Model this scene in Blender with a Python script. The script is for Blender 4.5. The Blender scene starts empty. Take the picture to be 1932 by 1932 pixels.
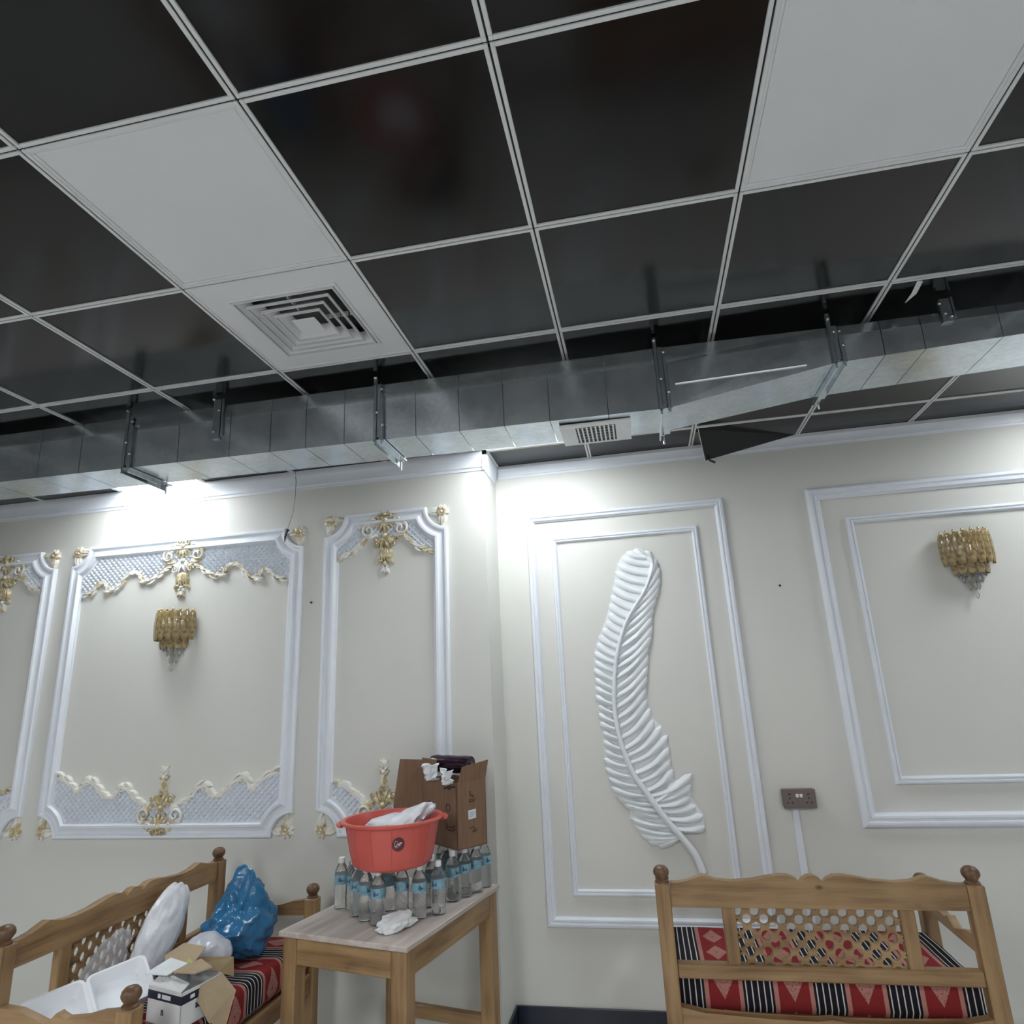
import bpy, math, random
from mathutils import Vector, Matrix, noise
PI = math.pi
random.seed(7)
SC = bpy.context.scene
COL = SC.collection

# ------------------------------------------------------------------ camera, world, exposure
cam_d = bpy.data.cameras.new('camera')
cam_d.sensor_width = 36.0
cam_d.lens = 36.0 * 1216.886 / 1932.0
cam_d.clip_start = 0.02
cam = bpy.data.objects.new('camera', cam_d)
COL.objects.link(cam)
def cam_matrix(pitch, yaw, roll, loc):
    cy, sy, cp, sp, cr, sr = math.cos(yaw), math.sin(yaw), math.cos(pitch), math.sin(pitch), math.cos(roll), math.sin(roll)
    right = Vector((cy, sy, 0)); f0 = Vector((-sy, cy, 0)); u0 = Vector((0, 0, 1))
    fwd = f0 * cp + u0 * sp; up = u0 * cp - f0 * sp
    r2 = right * cr + up * sr; u2 = up * cr - right * sr
    m = Matrix((r2, u2, -fwd)).transposed().to_4x4()
    m.translation = loc
    return m
cam.matrix_world = cam_matrix(0.269358, 0.184394, -0.046636, Vector((0.80093, -1.05381, 1.64769)))
SC.camera = cam
world = bpy.data.worlds.new('world'); SC.world = world
world.use_nodes = True
world.node_tree.nodes['Background'].inputs[0].default_value = (0.6, 0.65, 0.7, 1)
world.node_tree.nodes['Background'].inputs[1].default_value = 0.3
vs = SC.view_settings
vs.view_transform = 'Standard'; vs.look = 'None'; vs.gamma = 1.0; vs.use_curve_mapping = False
vs.exposure = 0.18
LED_WALL = 15.5      # radiance of the lit panels over the end wall
LED_ROOM = 42.0       # radiance of the lit panels in the room behind
try:
    SC.cycles.use_denoising = True
    SC.cycles.max_bounces = 7; SC.cycles.diffuse_bounces = 3; SC.cycles.glossy_bounces = 3; SC.cycles.transmission_bounces = 7; SC.cycles.transparent_max_bounces = 10
    SC.cycles.use_adaptive_sampling = True; SC.cycles.adaptive_threshold = 0.03
    SC.cycles.sample_clamp_indirect = 6.0
    SC.cycles.caustics_reflective = False; SC.cycles.caustics_refractive = False
except Exception:
    pass

# ------------------------------------------------------------------ mesh helpers
class MB:
    """collects geometry for ONE mesh object"""
    def __init__(s): s.v = []; s.f = []; s.m = []; s.cur = 0
    def add(s, vs_, fs):
        o = len(s.v); s.v += [tuple(p) for p in vs_]
        for f in fs: s.f.append(tuple(i + o for i in f)); s.m.append(s.cur)
        return s
    def box(s, x0, x1, y0, y1, z0, z1):
        return s.add([(x0,y0,z0),(x1,y0,z0),(x1,y1,z0),(x0,y1,z0),(x0,y0,z1),(x1,y0,z1),(x1,y1,z1),(x0,y1,z1)],
                     [(0,3,2,1),(4,5,6,7),(0,1,5,4),(1,2,6,5),(2,3,7,6),(3,0,4,7)])
    def bbox(s, x0, x1, y0, y1, z0, z1, b=0.004):
        """box with chamfered edges"""
        X, Y, Z = (x0, x1), (y0, y1), (z0, z1)
        vs_, idx = [], {}
        for i in (0, 1):
            for j in (0, 1):
                for k in (0, 1):
                    sx, sy, sz = (1-2*i), (1-2*j), (1-2*k)
                    for a in range(3):
                        p = [X[i]+sx*b, Y[j]+sy*b, Z[k]+sz*b]
                        p[a] = (X[i], Y[j], Z[k])[a]
                        idx[(i,j,k,a)] = len(vs_); vs_.append(tuple(p))
        fs = []
        g = lambda i,j,k,a: idx[(i,j,k,a)]
        for e in (0, 1):
            fs.append((g(e,0,0,0), g(e,1,0,0), g(e,1,1,0), g(e,0,1,0)))
            fs.append((g(0,e,0,1), g(1,e,0,1), g(1,e,1,1), g(0,e,1,1)))
            fs.append((g(0,0,e,2), g(1,0,e,2), g(1,1,e,2), g(0,1,e,2)))
        for i in (0, 1):
            for j in (0, 1):
                fs.append((g(i,j,0,0), g(i,j,0,1), g(i,j,1,1), g(i,j,1,0)))
                fs.append((g(i,0,j,0), g(i,0,j,2), g(i,1,j,2), g(i,1,j,0)))
                fs.append((g(0,i,j,1), g(0,i,j,2), g(1,i,j,2), g(1,i,j,1)))
                for k in (0, 1): fs.append((g(i,j,k,0), g(i,j,k,1), g(i,j,k,2)))
        return s.add(vs_, fs)
    def prism(s, pts, lo, hi, axis='y'):
        """2-D outline extruded; axis y: pts=(x,z); axis x: pts=(y,z); axis z: pts=(x,y)"""
        n = len(pts)
        def P(p, h):
            return {'y': (p[0], h, p[1]), 'x': (h, p[0], p[1]), 'z': (p[0], p[1], h)}[axis]
        return s.add([P(p, lo) for p in pts] + [P(p, hi) for p in pts],
                     [tuple(range(n)), tuple(range(2*n-1, n-1, -1))] + [(i, i+n, (i+1) % n + n, (i+1) % n) for i in range(n)])
    def tube(s, path, r, n=8, close=False, flat=1.0):
        """r: number or list; round tube along 3-D path with end caps"""
        P = [Vector(p) for p in path]; m = len(P)
        R = r if isinstance(r, (list, tuple)) else [r] * m
        rings = []; up = None
        for i in range(m):
            t = (P[(i+1) % m] - P[i-1]) if close else (P[min(i+1, m-1)] - P[max(i-1, 0)])
            if t.length < 1e-9: t = Vector((0,0,1))
            t.normalize()
            if up is None: up = Vector((0,0,1)) if abs(t.z) < .9 else Vector((0,1,0))
            a = t.cross(up)
            if a.length < 1e-6: a = t.cross(Vector((1,0,0)))
            a.normalize(); b = a.cross(t).normalized(); up = b
            rings.append([P[i] + (a*math.cos(2*PI*k/n) + b*flat*math.sin(2*PI*k/n))*R[i] for k in range(n)])
        vs_ = [p for q in rings for p in q]; fs = []
        for i in range(m if close else m-1):
            j = (i+1) % m
            for k in range(n): fs.append((i*n+k, i*n+(k+1) % n, j*n+(k+1) % n, j*n+k))
        if not close: fs += [tuple(range(n-1, -1, -1)), tuple(range((m-1)*n, m*n))]
        return s.add(vs_, fs)
    def lathe(s, prof, c=(0,0,0), n=16, a0=0, a1=2*PI):
        """prof = [(r,z)]"""
        full = abs(a1-a0-2*PI) < 1e-6; k = n if full else n+1; vs_ = []
        for r, z in prof:
            for i in range(k):
                a = a0+(a1-a0)*i/n
                vs_.append((c[0]+r*math.cos(a), c[1]+r*math.sin(a), c[2]+z))
        fs = []
        for j in range(len(prof)-1):
            for i in range(n):
                q = (i+1) % k
                fs.append((j*k+i, j*k+q, (j+1)*k+q, (j+1)*k+i))
        if full:
            if prof[0][0] > 1e-5: fs.append(tuple(range(k-1, -1, -1)))
            if prof[-1][0] > 1e-5: fs.append(tuple(range((len(prof)-1)*k, len(prof)*k)))
        return s.add(vs_, fs)
    def grid(s, fn, nu, nv):
        vs_ = [fn(i/nu, j/nv) for j in range(nv+1) for i in range(nu+1)]
        return s.add(vs_, [(j*(nu+1)+i, j*(nu+1)+i+1, (j+1)*(nu+1)+i+1, (j+1)*(nu+1)+i) for j in range(nv) for i in range(nu)])
    def obj(s, name, mats, parent=None, smooth=None, loc=None):
        me = bpy.data.meshes.new(name)
        me.from_pydata(s.v, [], s.f)
        for m in (mats if isinstance(mats, (list, tuple)) else [mats]): me.materials.append(m)
        me.polygons.foreach_set('material_index', s.m)
        import bmesh
        bm = bmesh.new(); bm.from_mesh(me)
        bmesh.ops.remove_doubles(bm, verts=bm.verts, dist=1e-6)
        bmesh.ops.recalc_face_normals(bm, faces=bm.faces)
        bm.to_mesh(me); bm.free()
        if smooth is not None:
            me.polygons.foreach_set('use_smooth', [True]*len(me.polygons))
            try: me.set_sharp_from_angle(angle=math.radians(smooth))
            except Exception: pass
        o = bpy.data.objects.new(name, me); COL.objects.link(o)
        if parent is not None: o.parent = parent
        if loc is not None: o.location = loc
        return o

def tag(o, label, cat, group=None):
    o['label'] = label; o['category'] = cat
    if group: o['group'] = group
    return o
def thing(name, label, cat, loc=(0,0,0), rz=0.0, group=None):
    o = bpy.data.objects.new(name, None); o.empty_display_size = .1; COL.objects.link(o)
    o.location = loc; o.rotation_euler = (0, 0, rz)
    return tag(o, label, cat, group)
def struct(o): o['kind'] = 'structure'; return o
def stuff(o): o['kind'] = 'stuff'; return o
def inst(o, parent=None, loc=None, rot=None, name=None):
    c = o.copy(); COL.objects.link(c); c.parent = parent if parent is not None else o.parent
    if loc is not None: c.location = loc
    if rot is not None: c.rotation_euler = rot
    return c
def fbm(p, sc, oct=3):
    v = 0; a = 1; q = Vector(p)*sc
    for i in range(oct): v += a*noise.noise(q); q = q*2.03+Vector((3.1, 1.7, 9.2)); a *= .5
    return v

# ------------------------------------------------------------------ materials
def nt(name):
    m = bpy.data.materials.new(name); m.use_nodes = True
    t = m.node_tree; b = t.nodes['Principled BSDF']
    return m, t, b
def coords(t, scale=(1,1,1), kind='Object'):
    c = t.nodes.new('ShaderNodeTexCoord'); mp = t.nodes.new('ShaderNodeMapping')
    mp.inputs['Scale'].default_value = scale
    t.links.new(c.outputs[kind], mp.inputs[0]); return mp.outputs[0]
def noise_tex(t, vec, scale, detail=4, rough=.55):
    n = t.nodes.new('ShaderNodeTexNoise'); n.inputs['Scale'].default_value = scale
    n.inputs['Detail'].default_value = detail; n.inputs['Roughness'].default_value = rough
    t.links.new(vec, n.inputs['Vector']); return n.outputs['Fac']
def ramp(t, fac, stops):
    r = t.nodes.new('ShaderNodeValToRGB'); e = r.color_ramp.elements
    while len(e) < len(stops): e.new(.5)
    for q, (p, c) in zip(e, stops): q.position = p; q.color = (*c, 1) if len(c) == 3 else c
    t.links.new(fac, r.inputs[0]); return r.outputs[0]
def bump(t, b, h, strength, dist=.01):
    n = t.nodes.new('ShaderNodeBump'); n.inputs['Strength'].default_value = strength; n.inputs['Distance'].default_value = dist
    t.links.new(h, n.inputs['Height']); t.links.new(n.outputs[0], b.inputs['Normal'])
def basic(name, col, rough=.5, metal=0.0, var=.06, scale=6, bmp=0.0, bscale=60, spec=None, coat=0.0):
    m, t, b = nt(name)
    v = coords(t)
    f = noise_tex(t, v, scale)
    c0 = tuple(max(0, c*(1-var)) for c in col); c1 = tuple(min(1, c*(1+var)) for c in col)
    t.links.new(ramp(t, f, [(.3, c0), (.7, c1)]), b.inputs['Base Color'])
    b.inputs['Roughness'].default_value = rough; b.inputs['Metallic'].default_value = metal
    if spec is not None: b.inputs['Specular IOR Level'].default_value = spec
    if coat: b.inputs['Coat Weight'].default_value = coat; b.inputs['Coat Roughness'].default_value = .15
    if bmp: bump(t, b, noise_tex(t, v, bscale, 3), bmp, .005)
    return m
def emit(name, col, strength):
    m, t, b = nt(name)
    b.inputs['Base Color'].default_value = (.8, .8, .8, 1)
    b.inputs['Emission Color'].default_value = (*col, 1); b.inputs['Emission Strength'].default_value = strength
    return m
def wood(name, axis, dark=(.165,.092,.038), mid=(.295,.180,.084), light=(.39,.255,.125), rough=.42):
    m, t, b = nt(name)
    sc = [14, 14, 14]; sc['xyz'.index(axis)] = 1.1
    v = coords(t, tuple(sc))
    f = noise_tex(t, v, 2.2, 6, .6)
    v2 = coords(t, (3, 3, 3)); f2 = noise_tex(t, v2, 1.3, 2)
    mx = t.nodes.new('ShaderNodeMath'); mx.operation = 'MULTIPLY_ADD'
    t.links.new(f2, mx.inputs[0]); mx.inputs[1].default_value = .5; t.links.new(f, mx.inputs[2])
    sb = t.nodes.new('ShaderNodeMath'); sb.operation = 'SUBTRACT'; t.links.new(mx.outputs[0], sb.inputs[0]); sb.inputs[1].default_value = .25
    col = ramp(t, sb.outputs[0], [(.28, dark), (.5, mid), (.72, light)])
    # sparse knots
    sk = [9, 9, 9]; sk['xyz'.index(axis)] = 5
    vo = t.nodes.new('ShaderNodeTexVoronoi'); vo.inputs['Scale'].default_value = 1.0
    t.links.new(coords(t, tuple(sk)), vo.inputs['Vector'])
    kr = ramp(t, vo.outputs['Distance'], [(.0, (1,1,1)), (.10, (0,0,0))])
    mix = t.nodes.new('ShaderNodeMixRGB'); t.links.new(kr, mix.inputs[0]); t.links.new(col, mix.inputs[1]); mix.inputs[2].default_value = (.05, .025, .012, 1)
    t.links.new(mix.outputs[0], b.inputs['Base Color'])
    b.inputs['Roughness'].default_value = rough
    bump(t, b, f, .12, .002)
    return m
def glassy(name, col, rough=.05, ior=1.4, trans=1.0, alpha=1.0, spec=.5):
    m, t, b = nt(name)
    f = noise_tex(t, coords(t), 30, 2)
    c0 = tuple(c*.94 for c in col)
    t.links.new(ramp(t, f, [(.3, c0), (.7, col)]), b.inputs['Base Color'])
    b.inputs['Roughness'].default_value = rough; b.inputs['IOR'].default_value = ior
    b.inputs['Transmission Weight'].default_value = trans; b.inputs['Alpha'].default_value = alpha
    return m
def film(name, col, alpha, rough=.2, bscale=25):
    """thin plastic film: partly see-through, glossy, wrinkled"""
    m, t, b = nt(name)
    v = coords(t)
    f = noise_tex(t, v, bscale, 4)
    t.links.new(ramp(t, f, [(.3, tuple(c*.8 for c in col)), (.7, col)]), b.inputs['Base Color'])
    b.inputs['Roughness'].default_value = rough
    b.inputs['Alpha'].default_value = alpha
    bump(t, b, f, .6, .01)
    return m

M = {}
M['wall'] = basic('wall_paint', (.700, .700, .660), .55, var=.02, scale=1.2, bmp=.05, bscale=180)
M['white'] = basic('moulding_white', (.80, .84, .90), .38, var=.02, scale=8)
M['feather'] = basic('feather_plaster', (.80, .84, .86), .45, var=.02, scale=8)
M['cream'] = basic('ornament_cream', (.84, .82, .76), .4, var=.05, scale=30)
M['floor'] = basic('floor_tile', (.60, .60, .59), .25, var=.04, scale=2)
M['plain'] = basic('room_wall', (.42, .42, .42), .6, var=.03, scale=1)
M['skirt'] = basic('skirting_dark', (.012, .016, .03), .25, var=.2)
M['skirt_l'] = basic('skirting_brown', (.07, .045, .03), .35, var=.2)
M['tbar'] = basic('grid_white', (.68, .70, .70), .4, var=.02)
M['groove'] = basic('grid_groove', (.01, .01, .011), .6, var=.05)
M['led_off'] = basic('panel_acrylic', (.70, .71, .725), .35, var=.015, scale=3)
M['led_rim'] = basic('panel_rim', (.70, .71, .74), .4, var=.02)
M['led_on'] = emit('led_light_wall', (.92, .97, 1.0), LED_WALL)
M['led_room'] = emit('led_light_room', (.97, .99, 1.0), LED_ROOM)
M['plenum'] = basic('plenum_dark', (.01, .01, .01), .9, var=.1)
M['wire'] = basic('wire_grey', (.25, .25, .25), .5)
M['black'] = basic('black_plastic', (.008, .008, .009), .4, var=.1)

# glossy black laminate ceiling tile
m, t, b = nt('ceiling_tile_black')
v = coords(t); f = noise_tex(t, v, 2.0, 3)
t.links.new(ramp(t, f, [(.3, (.004,.004,.004)), (.75, (.008,.008,.008))]), b.inputs['Base Color'])
b.inputs['Roughness'].default_value = .14; b.inputs['IOR'].default_value = 1.5
bump(t, b, noise_tex(t, v, 2.2, 1), .03, .01)
M['tile'] = m
# galvanised sheet
m, t, b = nt('galvanised_steel')
v = coords(t)
vo = t.nodes.new('ShaderNodeTexVoronoi'); vo.inputs['Scale'].default_value = 70; t.links.new(v, vo.inputs['Vector'])
f = noise_tex(t, v, 7, 5)
sep = t.nodes.new('ShaderNodeSeparateColor'); t.links.new(vo.outputs['Color'], sep.inputs[0])
ma = t.nodes.new('ShaderNodeMath'); ma.operation = 'MULTIPLY_ADD'; t.links.new(sep.outputs[0], ma.inputs[0]); ma.inputs[1].default_value = .30; t.links.new(f, ma.inputs[2])
t.links.new(ramp(t, ma.outputs[0], [(.35, (.48,.54,.58)), (.95, (.68,.73,.76))]), b.inputs['Base Color'])
t.links.new(ramp(t, f, [(.3, (.19,)*3), (.75, (.27,)*3)]), b.inputs['Roughness'])
b.inputs['Metallic'].default_value = .95
bump(t, b, noise_tex(t, v, 3, 1), .10, .012)
M['galv'] = m
M['steel'] = basic('hanger_steel', (.30, .34, .36), .35, metal=.9, var=.15, scale=20)
M['bolt'] = basic('bolt_zinc', (.75, .77, .78), .25, metal=.9)
M['grille'] = basic('grille_white', (.74, .76, .76), .4)
# gold paint brushed over cream plaster
m, t, b = nt('ornament_gold')
f = noise_tex(t, coords(t), 45, 3)
t.links.new(ramp(t, f, [(.38, (.82,.77,.65)), (.50, (.58,.48,.28)), (.72, (.44,.34,.16))]), b.inputs['Base Color'])
b.inputs['Roughness'].default_value = .35; b.inputs['Metallic'].default_value = .25
M['gold'] = m
m, t, b = nt('ornament_cream_gilt')
f = noise_tex(t, coords(t), 22, 3)
t.links.new(ramp(t, f, [(.47, (.84,.83,.79)), (.60, (.66,.58,.40)), (.75, (.45,.35,.16))]), b.inputs['Base Color'])
b.inputs['Roughness'].default_value = .4
M['gilt'] = m

# ------------------------------------------------------------------ room shell
H = 3.0; YL = 2.40; YR = 2.71
struct(MB().box(-4.6, 4.6, -5.2, 2.95, -.1, 0).obj('floor', M['floor']))
wl = struct(MB().box(-4.6, 0, YL, 2.95, 0, 3.12).obj('wall_left', M['wall']))
wr = struct(MB().box(0, 4.6, YR, 2.95, 0, 3.12).obj('wall_right', M['wall']))
struct(MB().box(-4.7, -4.6, -5.3, 2.95, 0, 3.12).obj('wall_west', M['plain']))
struct(MB().box(4.6, 4.7, -5.3, 2.95, 0, 3.12).obj('wall_east', M['plain']))
struct(MB().box(-4.6, 4.6, -5.3, -5.2, 0, 3.12).obj('wall_rear', M['plain']))
struct(MB().bbox(-4.6, .012, YL-.012, YL, 0, .09, .003).obj('baseboard_left', M['skirt_l']))
bb = MB(); bb.bbox(.012, 4.6, YR-.012, YR, 0, .10, .003); bb.bbox(0, .012, YL-.012, YR, 0, .10, .003)
struct(bb.obj('baseboard_right', M['skirt']))
# cornices: stepped cove profile swept along x
def cornice(name, x0, x1, y, h, d):
    prof = [(0, H), (-d, H), (-d, H-.25*h), (-d*.8, H-.34*h), (-d*.55, H-.5*h), (-d*.42, H-.74*h), (-d*.42, H-.82*h), (-d*.18, H-.86*h), (-d*.15, H-h), (0, H-h)]
    return struct(MB().prism([(y+a, z) for a, z in prof], x0, x1, 'x').obj(name, M['white'], smooth=30))
cornice('trim_1', -4.6, .022, YL, .115, .028)
cornice('trim_2', .022, 4.6, YR, .078, .022)
struct(MB().prism([(-.0, H), (.022, H), (.022, H-.03), (.010, H-.09), (.004, H-.115), (-.0, H-.115)], YL-.028, YR-.022, 'y').obj('trim_3', M['white'], smooth=30))

# ------------------------------------------------------------------ ceiling: slab, tiles, grid
ceil = struct(MB().box(-4.6, 4.6, -5.2, 2.95, 3.09, 3.13).obj('ceiling', M['plenum']))
G = .6; FL = .0105; GR = .005; HB = FL+GR/2          # flange, groove, half bar
I0, I1, J0, J1 = -7, 7, -2, 4
def half_rows(i): return 2.4 if i < 0 else YR
LIT = {(-4, 3), (0, 3), (5, 3)}; OFF = {(-1, 0), (2, 0)}; DIFF = (-1, 1); LOOSE = (2, 4)
tile_mb = MB().bbox(-.296, .296, -.296, .296, 0, .012, .002)
tile0 = None
for i in range(I0, I1):
    for j in range(J0, J1+1):
        if (i, j) in LIT or (i, j) in OFF or (i, j) == DIFF or (i, j) == LOOSE: continue
        if j == 4:
            if i < 0: continue
            MB().bbox(i*G+.004, i*G+.596, 2.404, YR-.002, 3.002, 3.014, .002).obj('ceiling_tile', M['tile'], ceil)
            continue
        c = (i*G+.3, j*G+.3, 3.002)
        if tile0 is None: tile0 = tile_mb.obj('ceiling_tile', M['tile'], ceil, loc=c)
        else: inst(tile0, loc=c)
# the rest of the ceiling, behind the camera
MB().box(-4.6, 4.6, -5.2, J0*G, 3.002, 3.014).obj('ceiling_field', M['tile'], ceil)
for a, b_ in ((-4.6, I0*G), (I1*G, 4.6)): MB().box(a, b_, J0*G, 2.70, 3.002, 3.014).obj('ceiling_field', M['tile'], ceil)
def bar_mb(L, along):
    mb = MB(); z0, z1 = 2.9965, 3.003; h = L/2
    for s in (-1, 1):
        a, b_ = sorted((s*GR/2, s*HB))
        mb.bbox(*((-h, h, a, b_) if along == 'x' else (a, b_, -h, h)), z0-3, z1-3, .0012)
    mb.cur = 1
    w = GR/2+.002
    mb.box(*((-h, h, -w, w) if along == 'x' else (-w, w, -h, h)), .001, .005)
    return mb
L = G-2*HB
bx0 = by0 = nd0 = None
for i in range(I0, I1+1):
    for j in range(J0, 4+1):
        if i < I1 and not (j == 4 and i < 0):
            c = (i*G+.3, j*G, 3.0)
            if bx0 is None: bx0 = bar_mb(L, 'x').obj('grid_bar', [M['tbar'], M['groove']], ceil, loc=c)
            else: inst(bx0, loc=c)
        if j < 4:
            c = (i*G, j*G+.3, 3.0)
            if by0 is None: by0 = bar_mb(L, 'y').obj('grid_bar', [M['tbar'], M['groove']], ceil, loc=c)
            else: inst(by0, loc=c)
        elif i >= 0 and i < I1:
            c = (i*G+(.02 if i == 0 else 0), (2.4+HB+YR-.022)/2, 3.0)
            bar_mb(YR-.022-2.4-HB, 'y').obj('grid_bar', [M['tbar'], M['groove']], ceil, loc=c)
        c = (i*G, j*G, 3.0)
        if j == 4 and i < 0: continue
        if nd0 is None:
            mb = MB()
            for sx in (-1, 1):
                for sy in (-1, 1):
                    x = sorted((sx*GR/2, sx*HB)); y = sorted((sy*GR/2, sy*HB))
                    mb.bbox(x[0], x[1], y[0], y[1], -.0035, .003, .0012)
            mb.cur = 1; mb.box(-.006, .006, -.006, .006, .001, .005)
            nd0 = mb.obj('grid_joint', [M['tbar'], M['groove']], ceil, loc=c)
        else: inst(nd0, loc=c)

def led_panel(i, j, label, mat, rim=True):
    t = thing('led_panel', label, 'ceiling light', (i*G+.3, j*G+.3, 3.0), group='ceiling light panels')
    w = .5*G-GR/2-.003; r = .016
    mb = MB()
    for a in ((-w, w, -w, -w+r), (-w, w, w-r, w), (-w, -w+r, -w+r, w-r), (w-r, w, -w+r, w-r)): mb.bbox(*a, -.0005, .012, .002)
    mb.obj('frame', M['led_rim'], t)
    MB().bbox(-w+r, w-r, -w+r, w-r, .002, .010, .002).obj('diffuser', mat, t)
    return t
led_panel(-1, 0, 'unlit white square light panel next to the louvred air diffuser', M['led_off'])
led_panel(2, 0, 'large unlit white square light panel at the upper right corner', M['led_off'])
led_panel(-4, 3, 'lit light panel behind the duct above the left gold wall lamp', M['led_on'])
led_panel(0, 3, 'lit light panel behind the duct above the wall corner', M['led_on'])
led_panel(5, 3, 'lit light panel behind the duct above the right gold wall lamp', M['led_on'])
k = 0
for jj, row in ((-4, 'front'), (-7, 'rear')):
    for ii, side in ((-5, 'left'), (-1, 'middle'), (4, 'right')):
        t = led_panel(ii, jj, f'{side} lit light panel of the {row} row behind the camera', M['led_room'])
        t.location.z = 2.998-.012

# air diffuser in its own cell
t = thing('air_diffuser', 'square white four way air diffuser with nested louvres in the ceiling', 'air vent', (-.3, .9, 3.0))
w = .296
mb = MB()
a = .205
for q in ((-w, w, -w, -a), (-w, w, a, w), (-w, -a, -a, a), (a, w, -a, a)): mb.box(*q, -.001, .010)
mb.obj('face_plate', M['led_off'], t)
mb = MB()
for q in ((-a, a, -a, -a+.012), (-a, a, a-.012, a), (-a, -a+.012, -a+.012, a-.012), (a-.012, a, -a+.012, a-.012)): mb.bbox(*q, -.006, .004, .002)
mb.obj('rim', M['led_off'], t)
def louvre(r0, r1, z0, z1):
    """square funnel ring sloping from (r0,z0) inside out to (r1,z1)"""
    mb = MB(); th = .0025
    P = lambda r, z: [(-r,-r,z), (r,-r,z), (r,r,z), (-r,r,z)]
    vs_ = P(r0, z0)+P(r1, z1)+P(r0, z0+th)+P(r1+.001, z1+th)
    fs = []
    for k in range(4):
        q = (k+1) % 4
        fs += [(k, q, 4+q, 4+k), (8+k, 12+k, 12+q, 8+q), (k, 8+k, 8+q, q), (4+k, 4+q, 12+q, 12+k)]
    return mb.add(vs_, fs)
for (r0, r1, z0, z1) in ((.156, .190, .030, -.004), (.122, .156, .028, -.006), (.088, .122, .026, -.008), (.054, .088, .024, -.010)):
    mb = louvre(r0, r1, z0, z1)
    for q in ((-r1, r1, -r1, -r1+.003), (-r1, r1, r1-.003, r1), (-r1, -r1+.003, -r1+.003, r1-.003), (r1-.003, r1, -r1+.003, r1-.003)): mb.box(*q, z1-.006, z1+.004)
    mb.obj('louvre', M['led_off'], t)
MB().bbox(-.046, .046, -.046, .046, -.012, -.007, .003).obj('centre_plate', M['led_off'], t)
mb = MB()
for s in (-1, 1):
    for r in (.165, .13, .098, .067):
        (mb.box(-.003, .003, -r-.026, -r, .008, .024) if s < 0 else mb.box(r, r+.026, -.003, .003, .008, .024))
stuff(mb.obj('spacer', M['led_off'], t))
mb = MB()
mb.box(-.195, .195, -.195, .195, .068, .072)
for q in ((-.2, .2, -.2, -.195), (-.2, .2, .195, .2), (-.2, -.195, -.195, .195), (.195, .2, -.195, .195)): mb.box(*q, .01, .072)
mb.obj('throat', basic('throat_grey', (.10, .10, .09), .6), t)

# loose tile drooping beside the wall
A = [(1.225, 2.428, 2.998), (1.790, 2.428, 3.002), (1.785, 2.684, 2.996), (1.262, 2.60, 2.868)]
n = Vector((0, .004, .012))
vs_ = A+[tuple(Vector(p)+n) for p in A]
MB().add(vs_, [(0,1,2),(0,2,3),(4,6,5),(4,7,6),(0,4,5,1),(1,5,6,2),(2,6,7,3),(3,7,4,0)]).obj('ceiling_tile', M['tile'], ceil)['label'] = 'loose black tile drooping out of the grid'
MB().add([(1.222,2.428,2.997),(1.226,2.428,2.997),(1.2625,2.598,2.866),(1.259,2.598,2.866),(1.222,2.432,3.009),(1.226,2.432,3.009),(1.2625,2.604,2.880),(1.259,2.604,2.880)],
         [(0,1,2,3),(4,7,6,5),(0,4,5,1),(1,5,6,2),(2,6,7,3),(3,7,4,0)]).obj('tile_edge', M['tbar'], ceil)
MB().tube([(1.285, 2.60, 2.868), (1.31, 2.58, 2.845)], .007, 6).obj('cable_stub', M['black'], ceil)
# white bent metal tab near the right end of the duct
MB().tube([(1.905, 1.215, 2.995), (1.897, 1.26, 2.975), (1.88, 1.30, 2.965)], [.011, .010, .002], 6, flat=.3).obj('bent_tab', M['tbar'], ceil)

# ------------------------------------------------------------------ ventilation duct
DF = 1.36
duct = thing('ventilation_duct', 'long galvanised sheet metal air duct slung under the black ceiling', 'duct', (0, 0, 0))
def dz(x):      # top z, bottom z, front y, back y
    if x < .99: q = (x+2.2)/3.2; q = max(-.7, min(1, q)); return (2.966-.016*q, 2.720-.034*q, DF, 1.595+.008*q)
    if x < 1.63:
        f = (x-.99)/.64; return (2.952-.013*f, 2.686+.102*f, DF, 1.603+.06*f)
    return (2.939-.004*(x-1.63), 2.788+.02*(x-1.63)/.6, DF, 1.663)
def section(x0, x1):
    mb = MB(); vs_ = []
    g = .0012
    for x, gx in ((x0, x0+g), (x1, x1-g)):
        zt, zb, yf, yb = dz(x)
        zc = zt-.28*(zt-zb)
        vs_ += [(gx, yf, zb), (gx, yf-.004, zc), (gx, yf+.002, zt), (gx, yb, zt), (gx, yb, zb)]
    return mb.add(vs_, [(0,1,6,5),(1,2,7,6),(2,3,8,7),(3,4,9,8),(4,0,5,9),(4,3,2,1,0),(5,6,7,8,9)])
xs = [-4.58, -3.9, -3.4, -2.9, -2.5, -2.2, -1.93, -1.70, -1.45, -1.18, -.92, -.72, -.55, -.37, -.19, -.045, .145, .335, .525, .76, .99, 1.63, 1.80, 1.94, 2.2, 2.42, 2.75, 3.3, 3.9, 4.58]
for a, b_ in zip(xs, xs[1:]): section(a, b_).obj('duct_section', M['galv'], duct)
mb = MB(); mb.box(-4.58, .99, DF+.012, 1.58, 2.76, 2.93); mb.box(.99, 4.58, DF+.012, 1.6, 2.83, 2.92); mb.obj('duct_lining', M['galv'], duct)
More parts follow.
